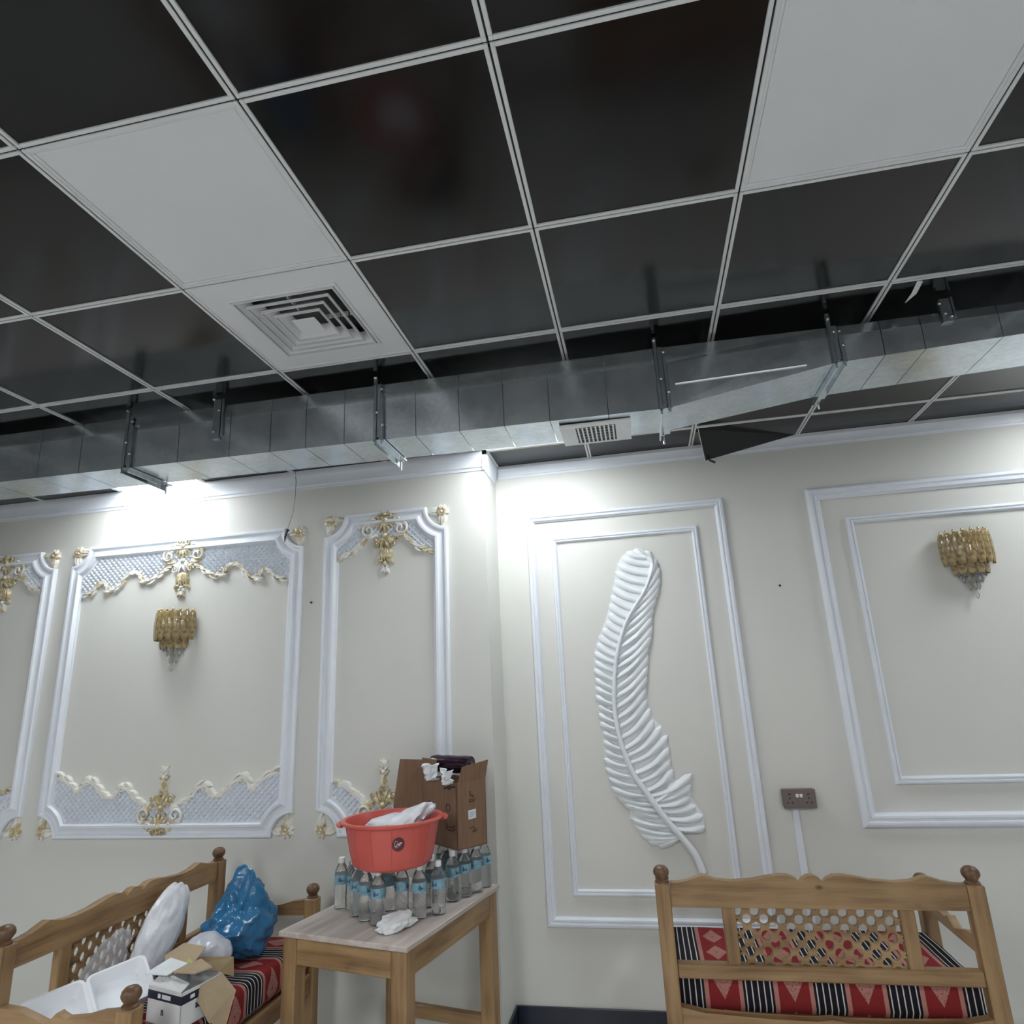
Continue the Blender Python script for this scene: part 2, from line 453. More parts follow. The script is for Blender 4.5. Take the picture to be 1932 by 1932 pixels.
# seam flange of the tapering piece, its highlight built as a bright strip
mb = MB(); mb.tube([(1.03, DF-.004, 2.784), (1.52, DF-.004, 2.793)], .0045, 6); mb.obj('seam_highlight_strip', M['bolt'], duct)
def hanger(x, style):
    zt, zb, yf, yb = dz(x)
    y = yf-.006
    mb = MB()
    if style == 'stub':
        mb.bbox(x-.018, x+.018, y-.012, y+.004, zb+.085, 2.985, .002); mb.bbox(x+.022, x+.030, y-.010, y+.004, zb+.10, 2.99, .002)
    else:
        mb.bbox(x-.026, x-.012, y-.010, y+.004, zb-.012, 2.992, .002); mb.bbox(x+.006, x+.020, y-.014, y+.004, zb-.012, zt-.05, .002)
        mb.bbox(x-.012, x+.006, y-.004, y+.004, zb+.01, zt, .001)
    h = mb.obj('hanger', M['steel'], duct)
    for px, pz in ((-.019, zt+.028), (.012, zt-.03), (-.008, zb+.12), (.016, zb+.06)):
        if style == 'stub' and pz < zb+.1: continue
        MB().lathe([(.0, -.004), (.006, -.003), (.006, .003), (.0, .005)], n=8).obj('bolt', M['bolt'], h, loc=(x+px, y-.013, pz)).rotation_euler = (PI/2, 0, 0)
    if style != 'stub':
        mb = MB(); d = .014 if style == 'long' else .006
        mb.bbox(x-.022, x+.024, yf-.016, yb+(.035 if style == 'long' else .02), zb-.008, zb-.003, .001)
        mb.bbox(x-.022, x-.016, yf-.016, yb+.035, zb-.03, zb-.006, .001)
        mb.bbox(x+.010, x+.016, yf-.016, yb-.06, zb-.026, zb-.006, .001)
        tr = mb.obj('trapeze_bar', M['galv'], duct)
        MB().lathe([(.004, -.03), (.004, .012), (.009, .012), (.009, .020), (.004, .020), (.004, .04)], n=8).obj('threaded_rod', M['bolt'], tr, loc=(x-.004, yb+.022, zb-.02))
hanger(-1.435, 'long'); hanger(-.985, 'stub'); hanger(-.205, 'short'); hanger(.985, 'short'); hanger(1.64, 'short'); hanger(2.03, 'stub')
# supply register under the duct
g = thing('air_register', 'small white louvred air register under the metal duct', 'air vent', (.70, 1.53, 2.682))
mb = MB()
for q in ((-.145, .145, -.125, -.09), (-.145, .145, .085, .10), (-.145, -.082, -.09, .085), (.082, .145, -.09, .085)): mb.bbox(*q, -.004, .004, .001)
mb.obj('frame', M['grille'], g)
MB().box(-.082, .082, -.09, .085, -.0015, .0005).obj('backing', M['groove'], g)
s0 = None
for q in range(9):
    c = (-.072+.018*q, -.02, -.002)
    if s0 is None: s0 = MB().box(-.0035, .0035, -.068, .103, -.003, .003).obj('louvre', M['grille'], g, loc=c)
    else: inst(s0, loc=c)
c0 = None
for q in range(5):
    c = (0, -.075+.03*q, -.001)
    if c0 is None: c0 = MB().box(-.08, .08, -.002, .002, -.002, .002).obj('cross_louvre', M['steel'], g, loc=c)
    else: inst(c0, loc=c)

# ------------------------------------------------------------------ wall ornaments
def on_wall(Y):                       # (x, z, height) -> world
    return lambda x, z, h: (x, Y-h, z)
def leaf(mb, W, p, ang, ln, wd, ht, bend=0.0, base=.004, nu=7, nv=4):
    """carved leaf lying on the wall: root p, direction ang, curved by bend"""
    def fn(u, v):
        a = ang+bend*u; s = u*ln
        x = p[0]+sum(math.cos(ang+bend*q*u/6)*s/6 for q in range(1, 7)); z = p[1]+sum(math.sin(ang+bend*q*u/6)*s/6 for q in range(1, 7))
        w = wd*(math.sin(PI*min(1, u**.75))**.7+.02)*.5; q = (v-.5)*2
        h = base+ht*(math.sin(PI*(.12+.8*u))**.8)*(1-.75*abs(q)**1.4)*(1-.35*math.exp(-(q/.14)**2))
        if v in (0.0, 1.0): h = 0.0
        return W(x-math.sin(a)*w*q, z+math.cos(a)*w*q, h)
    return mb.grid(fn, nu, nv)
def scroll(mb, W, c, r0, r1, a0, turns, th, ht, n=18, side=6):
    """volute: spiral from radius r0 (outside) to r1 (eye)"""
    path, R = [], []
    for i in range(n+1):
        u = i/n; a = a0+turns*2*PI*u; r = r0+(r1-r0)*u
        path.append(W(c[0]+r*math.cos(a), c[1]+r*math.sin(a), ht*(.6+.4*u))); R.append(th*(1-.45*u))
    return mb.tube(path, R, side)
def bead(mb, W, c, r, ht):
    def fn(u, v):
        a = 2*PI*u; q = v*PI/2
        return W(c[0]+r*math.cos(a)*math.cos(q), c[1]+r*math.sin(a)*math.cos(q), ht*math.sin(q))
    return mb.grid(fn, 10, 3)
def interp(pts, x):
    if x <= pts[0][0]: return pts[0][1]
    for (a, b_), (c, d) in zip(pts, pts[1:]):
        if x <= c:
            u = (x-a)/(c-a+1e-9); return b_+(d-b_)*u
    return pts[-1][1]

PROF = [(0,0),(0,.020),(.006,.026),(.017,.026),(.021,.016),(.034,.013),(.048,.019),(.057,.031),(.069,.033),(.075,.024),(.079,.011),(.088,.009),(.088,0)]
def notched(x0, x1, z0, z1, r, d):
    """path inset by d round a rectangle whose corners are bitten out by quarter circles of radius r"""
    R = r+d; a0 = math.asin(min(1, d/R)); N = 8
    pts = {}
    arcs = {'tr': (x1, z1, PI+a0, 1.5*PI-a0), 'br': (x1, z0, .5*PI+a0, PI-a0), 'bl': (x0, z0, a0, .5*PI-a0), 'tl': (x0, z1, 1.5*PI+a0, 2*PI-a0)}
    for k, (cx, cz, a, b_) in arcs.items():
        pts[k] = [(cx+R*math.cos(a+(b_-a)*i/N), cz+R*math.sin(a+(b_-a)*i/N)) for i in range(N+1)]
    return pts
def sweep(mb, W, paths):
    """paths: one polyline (x,z) per profile point"""
    n = len(paths[0]); m = len(paths)
    vs_ = [W(paths[j][i][0], paths[j][i][1], PROFH[j]) for i in range(n) for j in range(m)]
    fs = [(i*m+j, i*m+j+1, (i+1)*m+j+1, (i+1)*m+j) for i in range(n-1) for j in range(m-1)]
    return mb.add(vs_, fs)
TOP_EDGE = [(.0,2.475),(.07,2.482),(.104,2.471),(.15,2.44),(.209,2.408),(.265,2.405),(.285,2.43),(.305,2.455),(.345,2.465),(.382,2.456),(.42,2.41),(.453,2.378),(.508,2.362),(.525,2.40),(.547,2.418),(.585,2.405),(.62,2.365),(.67,2.350),(.72,2.346)]
BOT_EDGE = [(.0,1.13),(.10,1.125),(.142,1.133),(.185,1.165),(.225,1.205),(.262,1.213),(.295,1.18),(.322,1.156),(.37,1.168),(.41,1.20),(.45,1.238),(.49,1.253),(.52,1.235),(.55,1.19),(.585,1.215),(.63,1.25),(.69,1.276),(.74,1.28)]
N_TOP = [(.0,2.50),(.11,2.525),(.14,2.505),(.16,2.485),(.20,2.448),(.24,2.435),(.28,2.418),(.33,2.41)]
N_BOT = [(.0,1.10),(.09,1.10),(.126,1.128),(.15,1.15),(.172,1.162),(.20,1.19),(.22,1.20),(.26,1.205),(.295,1.214),(.34,1.22)]
def ornate_panel(x0, x1, z0, z1, r, te, be, label, dzt=0.0):
    global PROFH
    Y = YL; W0 = on_wall(Y); cx = (x0+x1)/2
    T = thing('ornate_wall_panel', label, 'wall panel', (cx, Y, z0), group='gilded plaster panels on the left wall')
    W = lambda x, z, h: (x-cx, -h, z-z0)
    PROFH = [p[1] for p in PROF]
    loops = [notched(x0, x1, z0, z1, r, p[0]) for p in PROF]
    for k in ('tl', 'tr', 'br', 'bl'):
        sweep(MB(), W, [l[k] for l in loops]).obj('corner_curve', M['white'], T, smooth=35)
    for a, b_, ia, ib in (('tl', 'tr', -1, 0), ('tr', 'br', -1, 0), ('br', 'bl', 0, -1), ('bl', 'tl', -1, 0)):
        pass
    def rail(f): sweep(MB(), W, [f(l) for l in loops]).obj('rail', M['white'], T, smooth=35)
    srt = lambda l, k: l[k]
    # ends of each arc: tr runs from the top edge to the right edge, etc.
    rail(lambda l: [max(l['tl'], key=lambda p: p[1]), max(l['tr'], key=lambda p: p[1])])
    rail(lambda l: [max(l['tr'], key=lambda p: p[0]), max(l['br'], key=lambda p: p[0])])
    rail(lambda l: [min(l['br'], key=lambda p: p[1]), min(l['bl'], key=lambda p: p[1])])
    rail(lambda l: [min(l['bl'], key=lambda p: p[0]), min(l['tl'], key=lambda p: p[0])])
    hw = (x1-x0)/2-.086
    for up in (True, False):
        E = [(a, z+(dzt if up else 0)) for a, z in (te if up else be)]
        zl = z1-.084 if up else z0+.084
        cz = z1 if up else z0; R = r+.086
        def lim(x):        # inner limit of the frame at signed offset x from the centre
            dx = (x1-x0)/2-abs(x)
            if dx < R:
                q = math.sqrt(max(0, R*R-dx*dx))
                return min(zl, cz-q) if up else max(zl, cz+q)
            return zl
        # backing plate
        mb = MB(); n = 60; top = []; bot = []
        for i in range(n+1):
            x = -hw+2*hw*i/n; e = interp(E, abs(x)); l = lim(x)
            if (up and l < e) or (not up and l > e): l = e
            top.append((x, l)); bot.append((x, e))
        vs_ = [W(cx+x, z, .006) for x, z in top]+[W(cx+x, z, .006) for x, z in bot]+[W(cx+x, z, 0) for x, z in bot]
        m_ = n+1
        mb.add(vs_, [(i, i+1, m_+i+1, m_+i) for i in range(n)]+[(m_+i, m_+i+1, 2*m_+i+1, 2*m_+i) for i in range(n)])
        mb.obj('lattice_ground', M['white'], T)
        # diagonal lattice bars clipped to the field
        mb = MB(); sp = .034; bw = .0062
        def inside(x, z):
            if abs(x) > hw: return False
            e = interp(E, abs(x)); l = lim(x)
            return (e <= z <= l) if up else (l <= z <= e)
        zmin, zmax = (min(p[1] for p in E), zl) if up else (zl, max(p[1] for p in E))
        for sgn in (1, -1):
            c0 = -hw-(zmax-zmin); k = 0
            while c0 < hw+(zmax-zmin):
                run = None; st = 24; zc = (zmin+zmax)/2
                prev = None
                for i in range(st+1):
                    z = zmin+(zmax-zmin)*i/st; x = c0+sgn*(z-zc)*1.0
                    ok = inside(x, z)
                    if ok and run is None: run = (x, z)
                    if run is not None and (not ok or i == st):
                        e_ = (x, z) if ok else prev
                        if e_ and abs(e_[1]-run[1]) > .012:
                            d = Vector((e_[0]-run[0], e_[1]-run[1])).normalized(); nn = Vector((-d.y, d.x))*bw
                            q = [(run[0]+nn.x, run[1]+nn.y), (e_[0]+nn.x, e_[1]+nn.y), (e_[0]-nn.x, e_[1]-nn.y), (run[0]-nn.x, run[1]-nn.y)]
                            h = .021 if sgn > 0 else .019
                            in_ = [(a+(b_-a)*.0) for a, b_ in ((0, 0),)]
                            ct = [((q[0][0]+q[3][0])/2, (q[0][1]+q[3][1])/2), ((q[1][0]+q[2][0])/2, (q[1][1]+q[2][1])/2)]
                            mb.add([W(cx+a, b_, .005) for a, b_ in q]+[W(cx+a, b_, h) for a, b_ in ct], [(0,1,5,4), (2,3,4,5), (0,4,3), (1,2,5)])
                        run = None
                    prev = (x, z) if ok else None
                c0 += sp; k += 1
        if mb.v: stuff(mb.obj('lattice', M['white'], T))
        # carved border: wavy bead with volutes and leaves, one mesh each side
        for s in (-1, 1):
            pts = [p for p in E if p[0] <= hw+.004 and p[0] > .05]
            mb = MB(); path = []; R_ = []
            for i in range(41):
                x = pts[0][0]+(pts[-1][0]-pts[0][0])*i/40
                path.append(W(cx+s*x, interp(E, x)+.004*math.sin(i*1.7), .012)); R_.append(.0065+.002*math.sin(i*.9))
            mb.tube(path, R_, 6)
            sg = -1 if up else 1
            # leaves hung along the edge
            for i in range(len(pts)-1):
                (xa, za), (xb, zb) = pts[i], pts[i+1]
                a = math.atan2(zb-za, (xb-xa))
                if s < 0: a = PI-a
                ln = math.hypot(xb-xa, zb-za)*1.35+.012
                xm, zm = (xa+xb)/2, (za+zb)/2
                leaf(mb, W, (cx+s*xa, za+sg*.002), a+sg*s*.25, ln, .026, .024, bend=-sg*s*.9, nu=5)
                leaf(mb, W, (cx+s*xm, zm+sg*.004), a+sg*s*.75, ln*.8+.008, .022, .022, bend=-sg*s*1.3, nu=5)
                leaf(mb, W, (cx+s*xa, za-sg*.004), a-sg*s*.3, ln*.9, .018, .020, bend=sg*s*.8, nu=5)
            # volutes at the local crests
            for i in range(1, len(pts)-1):
                crest = (pts[i][1] < pts[i-1][1] and pts[i][1] <= pts[i+1][1]) if up else (pts[i][1] > pts[i-1][1] and pts[i][1] >= pts[i+1][1])
                if crest:
                    scroll(mb, W, (cx+s*pts[i][0], pts[i][1]-sg*.012), .022, .004, PI/2 if up else -PI/2, 1.2*s*sg, .0065, .022)
                    leaf(mb, W, (cx+s*(pts[i][0]-.02), pts[i][1]), (0 if s > 0 else PI)+sg*s*.5, .065, .034, .030, bend=-sg*s*.9)
            mb.obj('scroll_border', M['gilt'] if (x1-x0) < 1 or up else M['cream'], T, smooth=50)
        # central cartouche
        cart = MB(); zz = lambda q: (E[0][1]+q if up else E[0][1]-q)
        sg = 1 if up else -1            # cartouche is drawn for the top one; mirrored in z for the bottom
        zc = (z1-.005 if up else z0+.012)
        def Pz(q): return zc-sg*q       # q metres from the frame towards the panel middle
        A = lambda a: a if up else -a
        crest = MB()
        for s in (-1, 1):
            scroll(crest, W, (cx+s*.028, Pz(.022)), .022, .005, PI/2, s*1.3, .007, .034)
            leaf(crest, W, (cx+s*.012, Pz(.045)), A(PI/2)-s*A(.9), .075, .03, .03, bend=s*A(-.8))
        bead(crest, W, (cx, Pz(.016)), .018, .040)
        crest.obj('crest', M['gold'] if not up or (x1-x0) < 1 else M['gilt'], T, smooth=60)
        shell = MB()
        for k in range(7):
            a = A(-PI/2)+(k-3)*.36
            leaf(shell, W, (cx, Pz(.035)), a, .10-.006*abs(k-3), .030, .034)
        bead(shell, W, (cx, Pz(.05)), .026, .040)
        shell.obj('shell', M['gold'], T, smooth=60)
        sides = MB()
        for s in (-1, 1):
            scroll(sides, W, (cx+s*.098, Pz(.105)), .044, .006, A(PI/2), -s*sg*1.35, .010, .030)
            scroll(sides, W, (cx+s*.070, Pz(.055)), .026, .006, A(-PI/2), s*sg*1.2, .008, .030)
            leaf(sides, W, (cx+s*.045, Pz(.13)), (A(-.5) if s > 0 else PI-A(-.5)), .095, .042, .030, bend=s*sg*.9)
            leaf(sides, W, (cx+s*.030, Pz(.06)), (A(.1) if s > 0 else PI-A(.1)), .11, .040, .030, bend=-s*sg*.8)
        sides.obj('side_scrolls', M['gilt'], T, smooth=60)
        mid = MB()
        for s in (-1, 1):
            leaf(mid, W, (cx, Pz(.135)), A(-PI/2)+s*.95, .085, .036, .032, bend=s*-.7)
            leaf(mid, W, (cx, Pz(.165)), A(-PI/2)+s*1.15, .085, .034, .028, bend=s*1.2)
            leaf(mid, W, (cx, Pz(.15)), A(-PI/2)+s*.4, .075, .03, .034)
            scroll(mid, W, (cx+s*.055, Pz(.19)), .020, .004, 0, s*1.2, .006, .024)
        bead(mid, W, (cx, Pz(.14)), .02, .038)
        mid.obj('acanthus', M['gilt'] if up and (x1-x0) > 1 else M['gold'], T, smooth=60)
        bell = MB()
        for k in (-2, -1, 0, 1, 2): leaf(bell, W, (cx+.008*k, Pz(.205)), A(-PI/2)+k*.16, .095, .032, .032-.003*abs(k), bend=-k*.10)
        for s in (-1, 1): leaf(bell, W, (cx+s*.012, Pz(.285)), A(-PI/2)+s*1.5, .05, .022, .024, bend=-s*.8)
        bell.obj('bell_flower', M['gold'], T, smooth=60)
        drop = MB()
        for k, q in enumerate((.305, .322, .338)):
            for s in (-1, 1): leaf(drop, W, (cx, Pz(q)), A(-PI/2)+s*.75, .036-.006*k, .018, .022)
        for s in (-.6, 0, .6): leaf(drop, W, (cx, Pz(.325)), A(-PI/2)+s, .045, .018, .024)
        bead(drop, W, (cx, Pz(.302)), .013, .028)
        drop.obj('pendant', M['gilt'], T, smooth=60)
    # corner roses
    for sx in (-1, 1):
        for sz in (-1, 1):
            X = x0 if sx < 0 else x1; Z = z0 if sz < 0 else z1
            p = (X-sx*.034, Z-sz*.034); mb = MB()
            for k in range(6): leaf(mb, W, p, 2*PI*k/6+.3, .038, .036, .026, nu=5)
            bead(mb, W, p, .012, .030)
            ro = mb.obj('corner_rose', M['gold'], T, smooth=60)
            mb = MB()
            for a in (0, 1):
                base = (PI if sx > 0 else 0) if a == 0 else (-PI/2 if sz > 0 else PI/2)
                turn = .5*(1 if (a == 0) == (sx*sz > 0) else -1)
                leaf(mb, W, p, base-turn, .095, .044, .022, bend=turn*1.9)
                leaf(mb, W, p, base+turn*.9, .07, .026, .018, bend=-turn*1.2)
            out = math.atan2(sz, sx)
            for q in (-1.0, -.35, .35, 1.0): leaf(mb, W, p, out+q, .046, .034, .022)
            mb.obj('corner_leaves', M['gilt'], T, smooth=60)
    return T
ornate_panel(-2.705, -1.110, .950, 2.648, .118, TOP_EDGE, BOT_EDGE, 'wide white plaster panel with gilded scrollwork around the left wall lamp')
ornate_panel(-.973, -.220, .950, 2.692, .125, N_TOP, N_BOT, 'narrow white plaster panel with gilded scrollwork behind the orange tub', .02)
ornate_panel(-3.578, -2.825, .950, 2.648, .118, N_TOP, N_BOT, 'white plaster panel with gilded scrollwork cut off by the left picture edge', -.02)

# plain rectangular moulding frames on the right wall
def rect_frame(name, x0, x1, z0, z1, w, h, label):
    cx = (x0+x1)/2
    T = thing(name, label, 'wall moulding', (cx, YR, z0), group='plain rectangular mouldings on the right wall')
    pr = [(0,0),(0,.55*h),(.10*w,.9*h),(.24*w,h),(.40*w,.95*h),(.48*w,.62*h),(.56*w,.60*h),(.66*w,.86*h),(.80*w,.84*h),(.90*w,.45*h),(w,.35*h),(w,0)]
    loops = [[(x0+d-cx, z0+d-z0), (x1-d-cx, z0+d-z0), (x1-d-cx, z1-d-z0), (x0+d-cx, z1-d-z0)] for d, _ in pr]
    for k in range(4):
        q = (k+1) % 4; m_ = len(pr)
        vs_ = [(loops[j][e][0], -pr[j][1], loops[j][e][1]) for e in (k, q) for j in range(m_)]
        MB().add(vs_, [(j, j+1, m_+j+1, m_+j) for j in range(m_-1)]).obj('rail', M['white'], T, smooth=40)
rect_frame('moulding_frame', .187, 1.340, .455, 2.666, .048, .024, 'larger rectangular white moulding frame round the plaster feather')
rect_frame('moulding_frame', .330, 1.180, .600, 2.515, .032, .018, 'smaller inner white moulding frame close round the plaster feather')
rect_frame('moulding_frame', 1.790, 3.290, .915, 2.668, .068, .030, 'larger rectangular white moulding frame round the right wall lamp')
rect_frame('moulding_frame', 1.975, 3.105, 1.110, 2.488, .038, .022, 'smaller inner white moulding frame round the right wall lamp')

# plaster feather
RACH = [(.999,.718),(.971,.798),(.924,.865),(.865,.938),(.807,1.017),(.758,1.092),(.708,1.169),(.674,1.247),(.647,1.337),(.632,1.428),(.625,1.531),(.632,1.636),(.647,1.742),(.67,1.836),(.703,1.932),(.745,2.015),(.795,2.086),(.851,2.164),(.89,2.243),(.909,2.305),(.895,2.351),(.843,2.403)]
FL_ = [(.798,.829),(.72,.87),(.649,.971),(.655,1.02),(.584,1.084),(.561,1.156),(.546,1.25),(.543,1.362),(.538,1.454),(.528,1.547),(.523,1.641),(.528,1.736),(.532,1.832),(.555,1.885),(.593,1.975),(.616,2.024),(.649,2.121),(.668,2.196),(.694,2.284),(.712,2.347),(.761,2.395),(.838,2.408)]
FR_ = [(1.02,.905),(1.05,.945),(1.03,1.01),(.985,1.06),(1.005,1.185),(.912,1.14),(.900,1.215),(.902,1.307),(.885,1.397),(.863,1.454),(.830,1.475),(.810,1.593),(.812,1.692),(.832,1.768),(.838,1.869),(.872,1.946),(.889,2.055),(.918,2.152),(.945,2.238),(.941,2.315),(.909,2.376),(.85,2.407)]
def arclen(P):
    s = [0]
    for a, b_ in zip(P, P[1:]): s.append(s[-1]+math.hypot(b_[0]-a[0], b_[1]-a[1]))
    return s
def at(P, S, u):
    d = u*S[-1]
    for i in range(len(P)-1):
        if d <= S[i+1] or i == len(P)-2:
            q = (d-S[i])/(S[i+1]-S[i]+1e-9); return Vector((P[i][0]+(P[i+1][0]-P[i][0])*q, P[i][1]+(P[i+1][1]-P[i][1])*q))
def smooth_poly(P, n):
    """Catmull-Rom resample"""
    out = []
    for i in range(len(P)-1):
        p0, p1, p2, p3 = [Vector(P[max(0, min(len(P)-1, k))]) for k in (i-1, i, i+1, i+2)]
        for q in range(n):
            t_ = q/n
            out.append(.5*((2*p1)+(p2-p0)*t_+(2*p0-5*p1+4*p2-p3)*t_*t_+(3*p1-3*p2+p3-p0)*t_**3))
    out.append(Vector(P[-1])); return [tuple(p) for p in out]
T = thing('feather_relief', 'tall curved white plaster feather in relief on the right wall', 'wall relief', (.76, YR-.0015, .71))
Wf = lambda x, z, h: (x-.76, -h, z-.71)
RS = smooth_poly(RACH, 5); SR = arclen(RS)
path = [Wf(p[0], p[1], .030) for p in RS]
rad = [.019-.013*(s/SR[-1])**.8 for s in SR]
MB().tube(path, rad, 8).obj('quill', M['feather'], T, smooth=60)
for side, OUT, nb in (('l', FL_, 38), ('r', FR_, 31)):
    OS = smooth_poly(OUT, 4); SO = arclen(OS)
    prev = None; strip = []
    for k in range(nb):
        u = (k+.5)/nb
        # the barb leaves the quill lower down than the place where it ends
        tip = at(OS, SO, u)
        if side == 'l': dl = interp([(0, -.03), (.08, .04), (.2, .05), (.4, .05), (.7, .085), (.9, .09), (1, .03)], u)
        else: dl = interp([(0, .0), (.10, .03), (.18, .11), (.26, .10), (.4, .155), (.7, .185), (.85, .19), (.93, .16), (1, .06)], u)
        zr = tip.y-dl; ru = 0
        for q in range(201):
            if at(RS, SR, q/200).y >= zr: ru = q/200; break
        else: ru = .98
        root = at(RS, SR, max(.10, min(.985, ru)))
        tip2 = tip+(tip-root).normalized()*random.uniform(-.012, .006)
        d = tip2-root; ln = d.length
        nrm = Vector((-d.y, d.x)).normalized()
        ctrl = (root+tip2)/2+Vector((.10*ln if side == 'r' else -.06*ln, -.15*ln))
        wd = SO[-1]/nb*.86*.5
        hb = .025 if u < .48 else (.025-.016*min(1, (u-.48)/.2) if side == 'l' else .023)
        hb *= random.uniform(.82, 1.12)
        mb = MB(); N = 9
        vs_ = []; fs = []
        cs = [(-1, 0), (-.8, .55), (-.25, 1), (.3, .9), (.85, .35), (1, 0)]
        for i in range(N+1):
            v = i/N
            c = root*(1-v)**2+ctrl*2*v*(1-v)+tip2*v*v
            tg = ((ctrl-root)*(1-v)+(tip2-ctrl)*v).normalized(); nn = Vector((-tg.y, tg.x))
            w = wd*(.55+.6*v)*(1 if v < .72 else math.sqrt(max(0.0, 1-((v-.72)/.28)**2))+.02)
            h = hb*(.55+.45*math.sin(PI*min(1, v*1.05)))*(1 if v < .85 else max(.1, 1-((v-.85)/.15)**2*.9))
            for a, b_ in cs:
                q = c+nn*a*w
                vs_.append(Wf(q.x, q.y, .004+h*b_+.010*(1-v)*(b_ > 0)))
        m_ = len(cs)
        for i in range(N):
            for j in range(m_-1): fs.append((i*m_+j, i*m_+j+1, (i+1)*m_+j+1, (i+1)*m_+j))
        mb.add(vs_, fs).obj('barb', M['feather'], T, smooth=50)
        strip.append((root, tip))
    # backing web between quill and outline
    mb = MB(); vs_ = []
    for a, b_ in strip:
        e = a+(b_-a)*.97
        vs_ += [Wf(a.x, a.y, .012), Wf((a.x+e.x)/2, (a.y+e.y)/2, .006), Wf(e.x, e.y, .004), Wf(e.x, e.y, 0)]
    mb.add(vs_, [(4*i+j, 4*i+j+1, 4*i+5+j, 4*i+4+j) for i in range(len(strip)-1) for j in range(3)])
    mb.obj('web', M['feather'], T, smooth=40)

# ------------------------------------------------------------------ wall lamps
m, t, b = nt('amber_glass')
f = noise_tex(t, coords(t), 38, 3)
t.links.new(ramp(t, f, [(.32, (.26, .17, .06)), (.5, (.52, .38, .17)), (.7, (.72, .58, .34))]), b.inputs['Base Color'])  # mottled tones put sparkle and the dark gaps between panels into the glass colour
b.inputs['Roughness'].default_value = .06; b.inputs['Transmission Weight'].default_value = .35; b.inputs['IOR'].default_value = 1.5
b.inputs['Coat Weight'].default_value = .6; b.inputs['Coat Roughness'].default_value = .04
bump(t, b, noise_tex(t, coords(t), 60, 2), .35, .004)
M['amber'] = m
M['crystal'] = glassy('clear_crystal', (.93, .94, .90), .03, 1.5, .85)
M['brass'] = basic('lamp_brass', (.72, .50, .20), .22, metal=.9, var=.1, scale=30)
def sconce(x, Y, ztop, label):
    T = thing('wall_sconce', label, 'wall lamp', (x, Y, ztop), group='gold crystal wall lamps')
    MB().bbox(-.05, .05, -.014, 0, -.20, -.015, .004).obj('backplate', M['brass'], T)
    def ring(r, z, th): return MB().tube([(r*math.cos(a), -.012-r*.9*math.sin(a), z) for a in [PI*k/16 for k in range(17)]], th, 6)
    ring(.108, -.018, .004).obj('upper_ring', M['brass'], T); ring(.078, -.125, .004).obj('lower_ring', M['brass'], T)
    mb = MB(); mb.tube([(-.1, -.012, -.018), (.1, -.012, -.018)], .004, 6); mb.obj('cross_bar', M['brass'], T)
    def panel(w, h, th):
        mb = MB(); n = 10
        def fn(u, v):
            a = 2*PI*u; q = v
            r = math.sin(PI*min(1, max(0.0, .04+.92*q)))**.28
            return (w/2*math.cos(a)*r, th*math.sin(a)*r, -h*q)
        return mb.grid(fn, n, 7)
    mb = MB()
    mb.lathe([(.100, -.150), (.106, -.004)], c=(0, 0, 0), n=16, a0=PI, a1=2*PI); mb.lathe([(.070, -.20), (.074, -.12)], c=(0, 0, 0), n=16, a0=PI, a1=2*PI)
    mb.obj('inner_shade', M['amber'], T, smooth=40, loc=(0, -.012, 0))
    p0 = s0 = None
    for k in range(8):
        a = PI*(k+.5)/8; c = (.116*math.cos(a), -.014-.105*math.sin(a), .004); rot = (.10*math.sin(a), 0, 0)
        rz = PI/2-a
        if p0 is None: p0 = panel(.056, .168, .013).obj('glass_panel', M['amber'], T, smooth=60, loc=c)
        else: p0 = p0; q = inst(p0, loc=c); q.rotation_euler = (0, 0, rz); continue
        p0.rotation_euler = (0, 0, rz)
    for k in range(6):
        a = PI*(k+.5)/6; c = (.080*math.cos(a), -.014-.078*math.sin(a), -.118)
        if s0 is None: s0 = panel(.048, .095, .011).obj('lower_glass_panel', M['amber'], T, smooth=60, loc=c)
        else: inst(s0, loc=c).rotation_euler = (0, 0, PI/2-a); continue
        s0.rotation_euler = (0, 0, PI/2-a)
    f0 = None
    for k in range(9):
        a = PI*(k+.5)/9; c = (.112*math.cos(a), -.014-.103*math.sin(a), .012)
        if f0 is None: f0 = MB().lathe([(0, -.012), (.007, -.006), (.007, .002), (.0, .010)], n=8).obj('finial', M['brass'], T, smooth=60, loc=c)
        else: inst(f0, loc=c)
    d0 = None
    for rr, zz, n in ((.066, -.205, 6), (.045, -.235, 5), (.024, -.272, 3), (0, -.318, 1)):
        for k in range(n):
            a = PI*(k+.5)/n; c = (rr*math.cos(a), -.016-rr*.9*math.sin(a)-(.02 if rr == 0 else 0), zz)
            if d0 is None: d0 = MB().lathe([(0, .028), (.004, .018), (.010, -.004), (.0075, -.014), (0, -.024)], n=7).obj('crystal_drop', M['crystal'], T, loc=c)
            else: inst(d0, loc=c)
    MB().tube([(0, -.03, -.02), (0, -.03, -.30)], .002, 5).obj('stem', M['brass'], T)
sconce(-1.907, YL, 2.185, 'gold glass wall lamp with crystal drops inside the wide ornate panel')
sconce(2.525, YR, 2.335, 'gold glass wall lamp with crystal drops at the right picture edge')

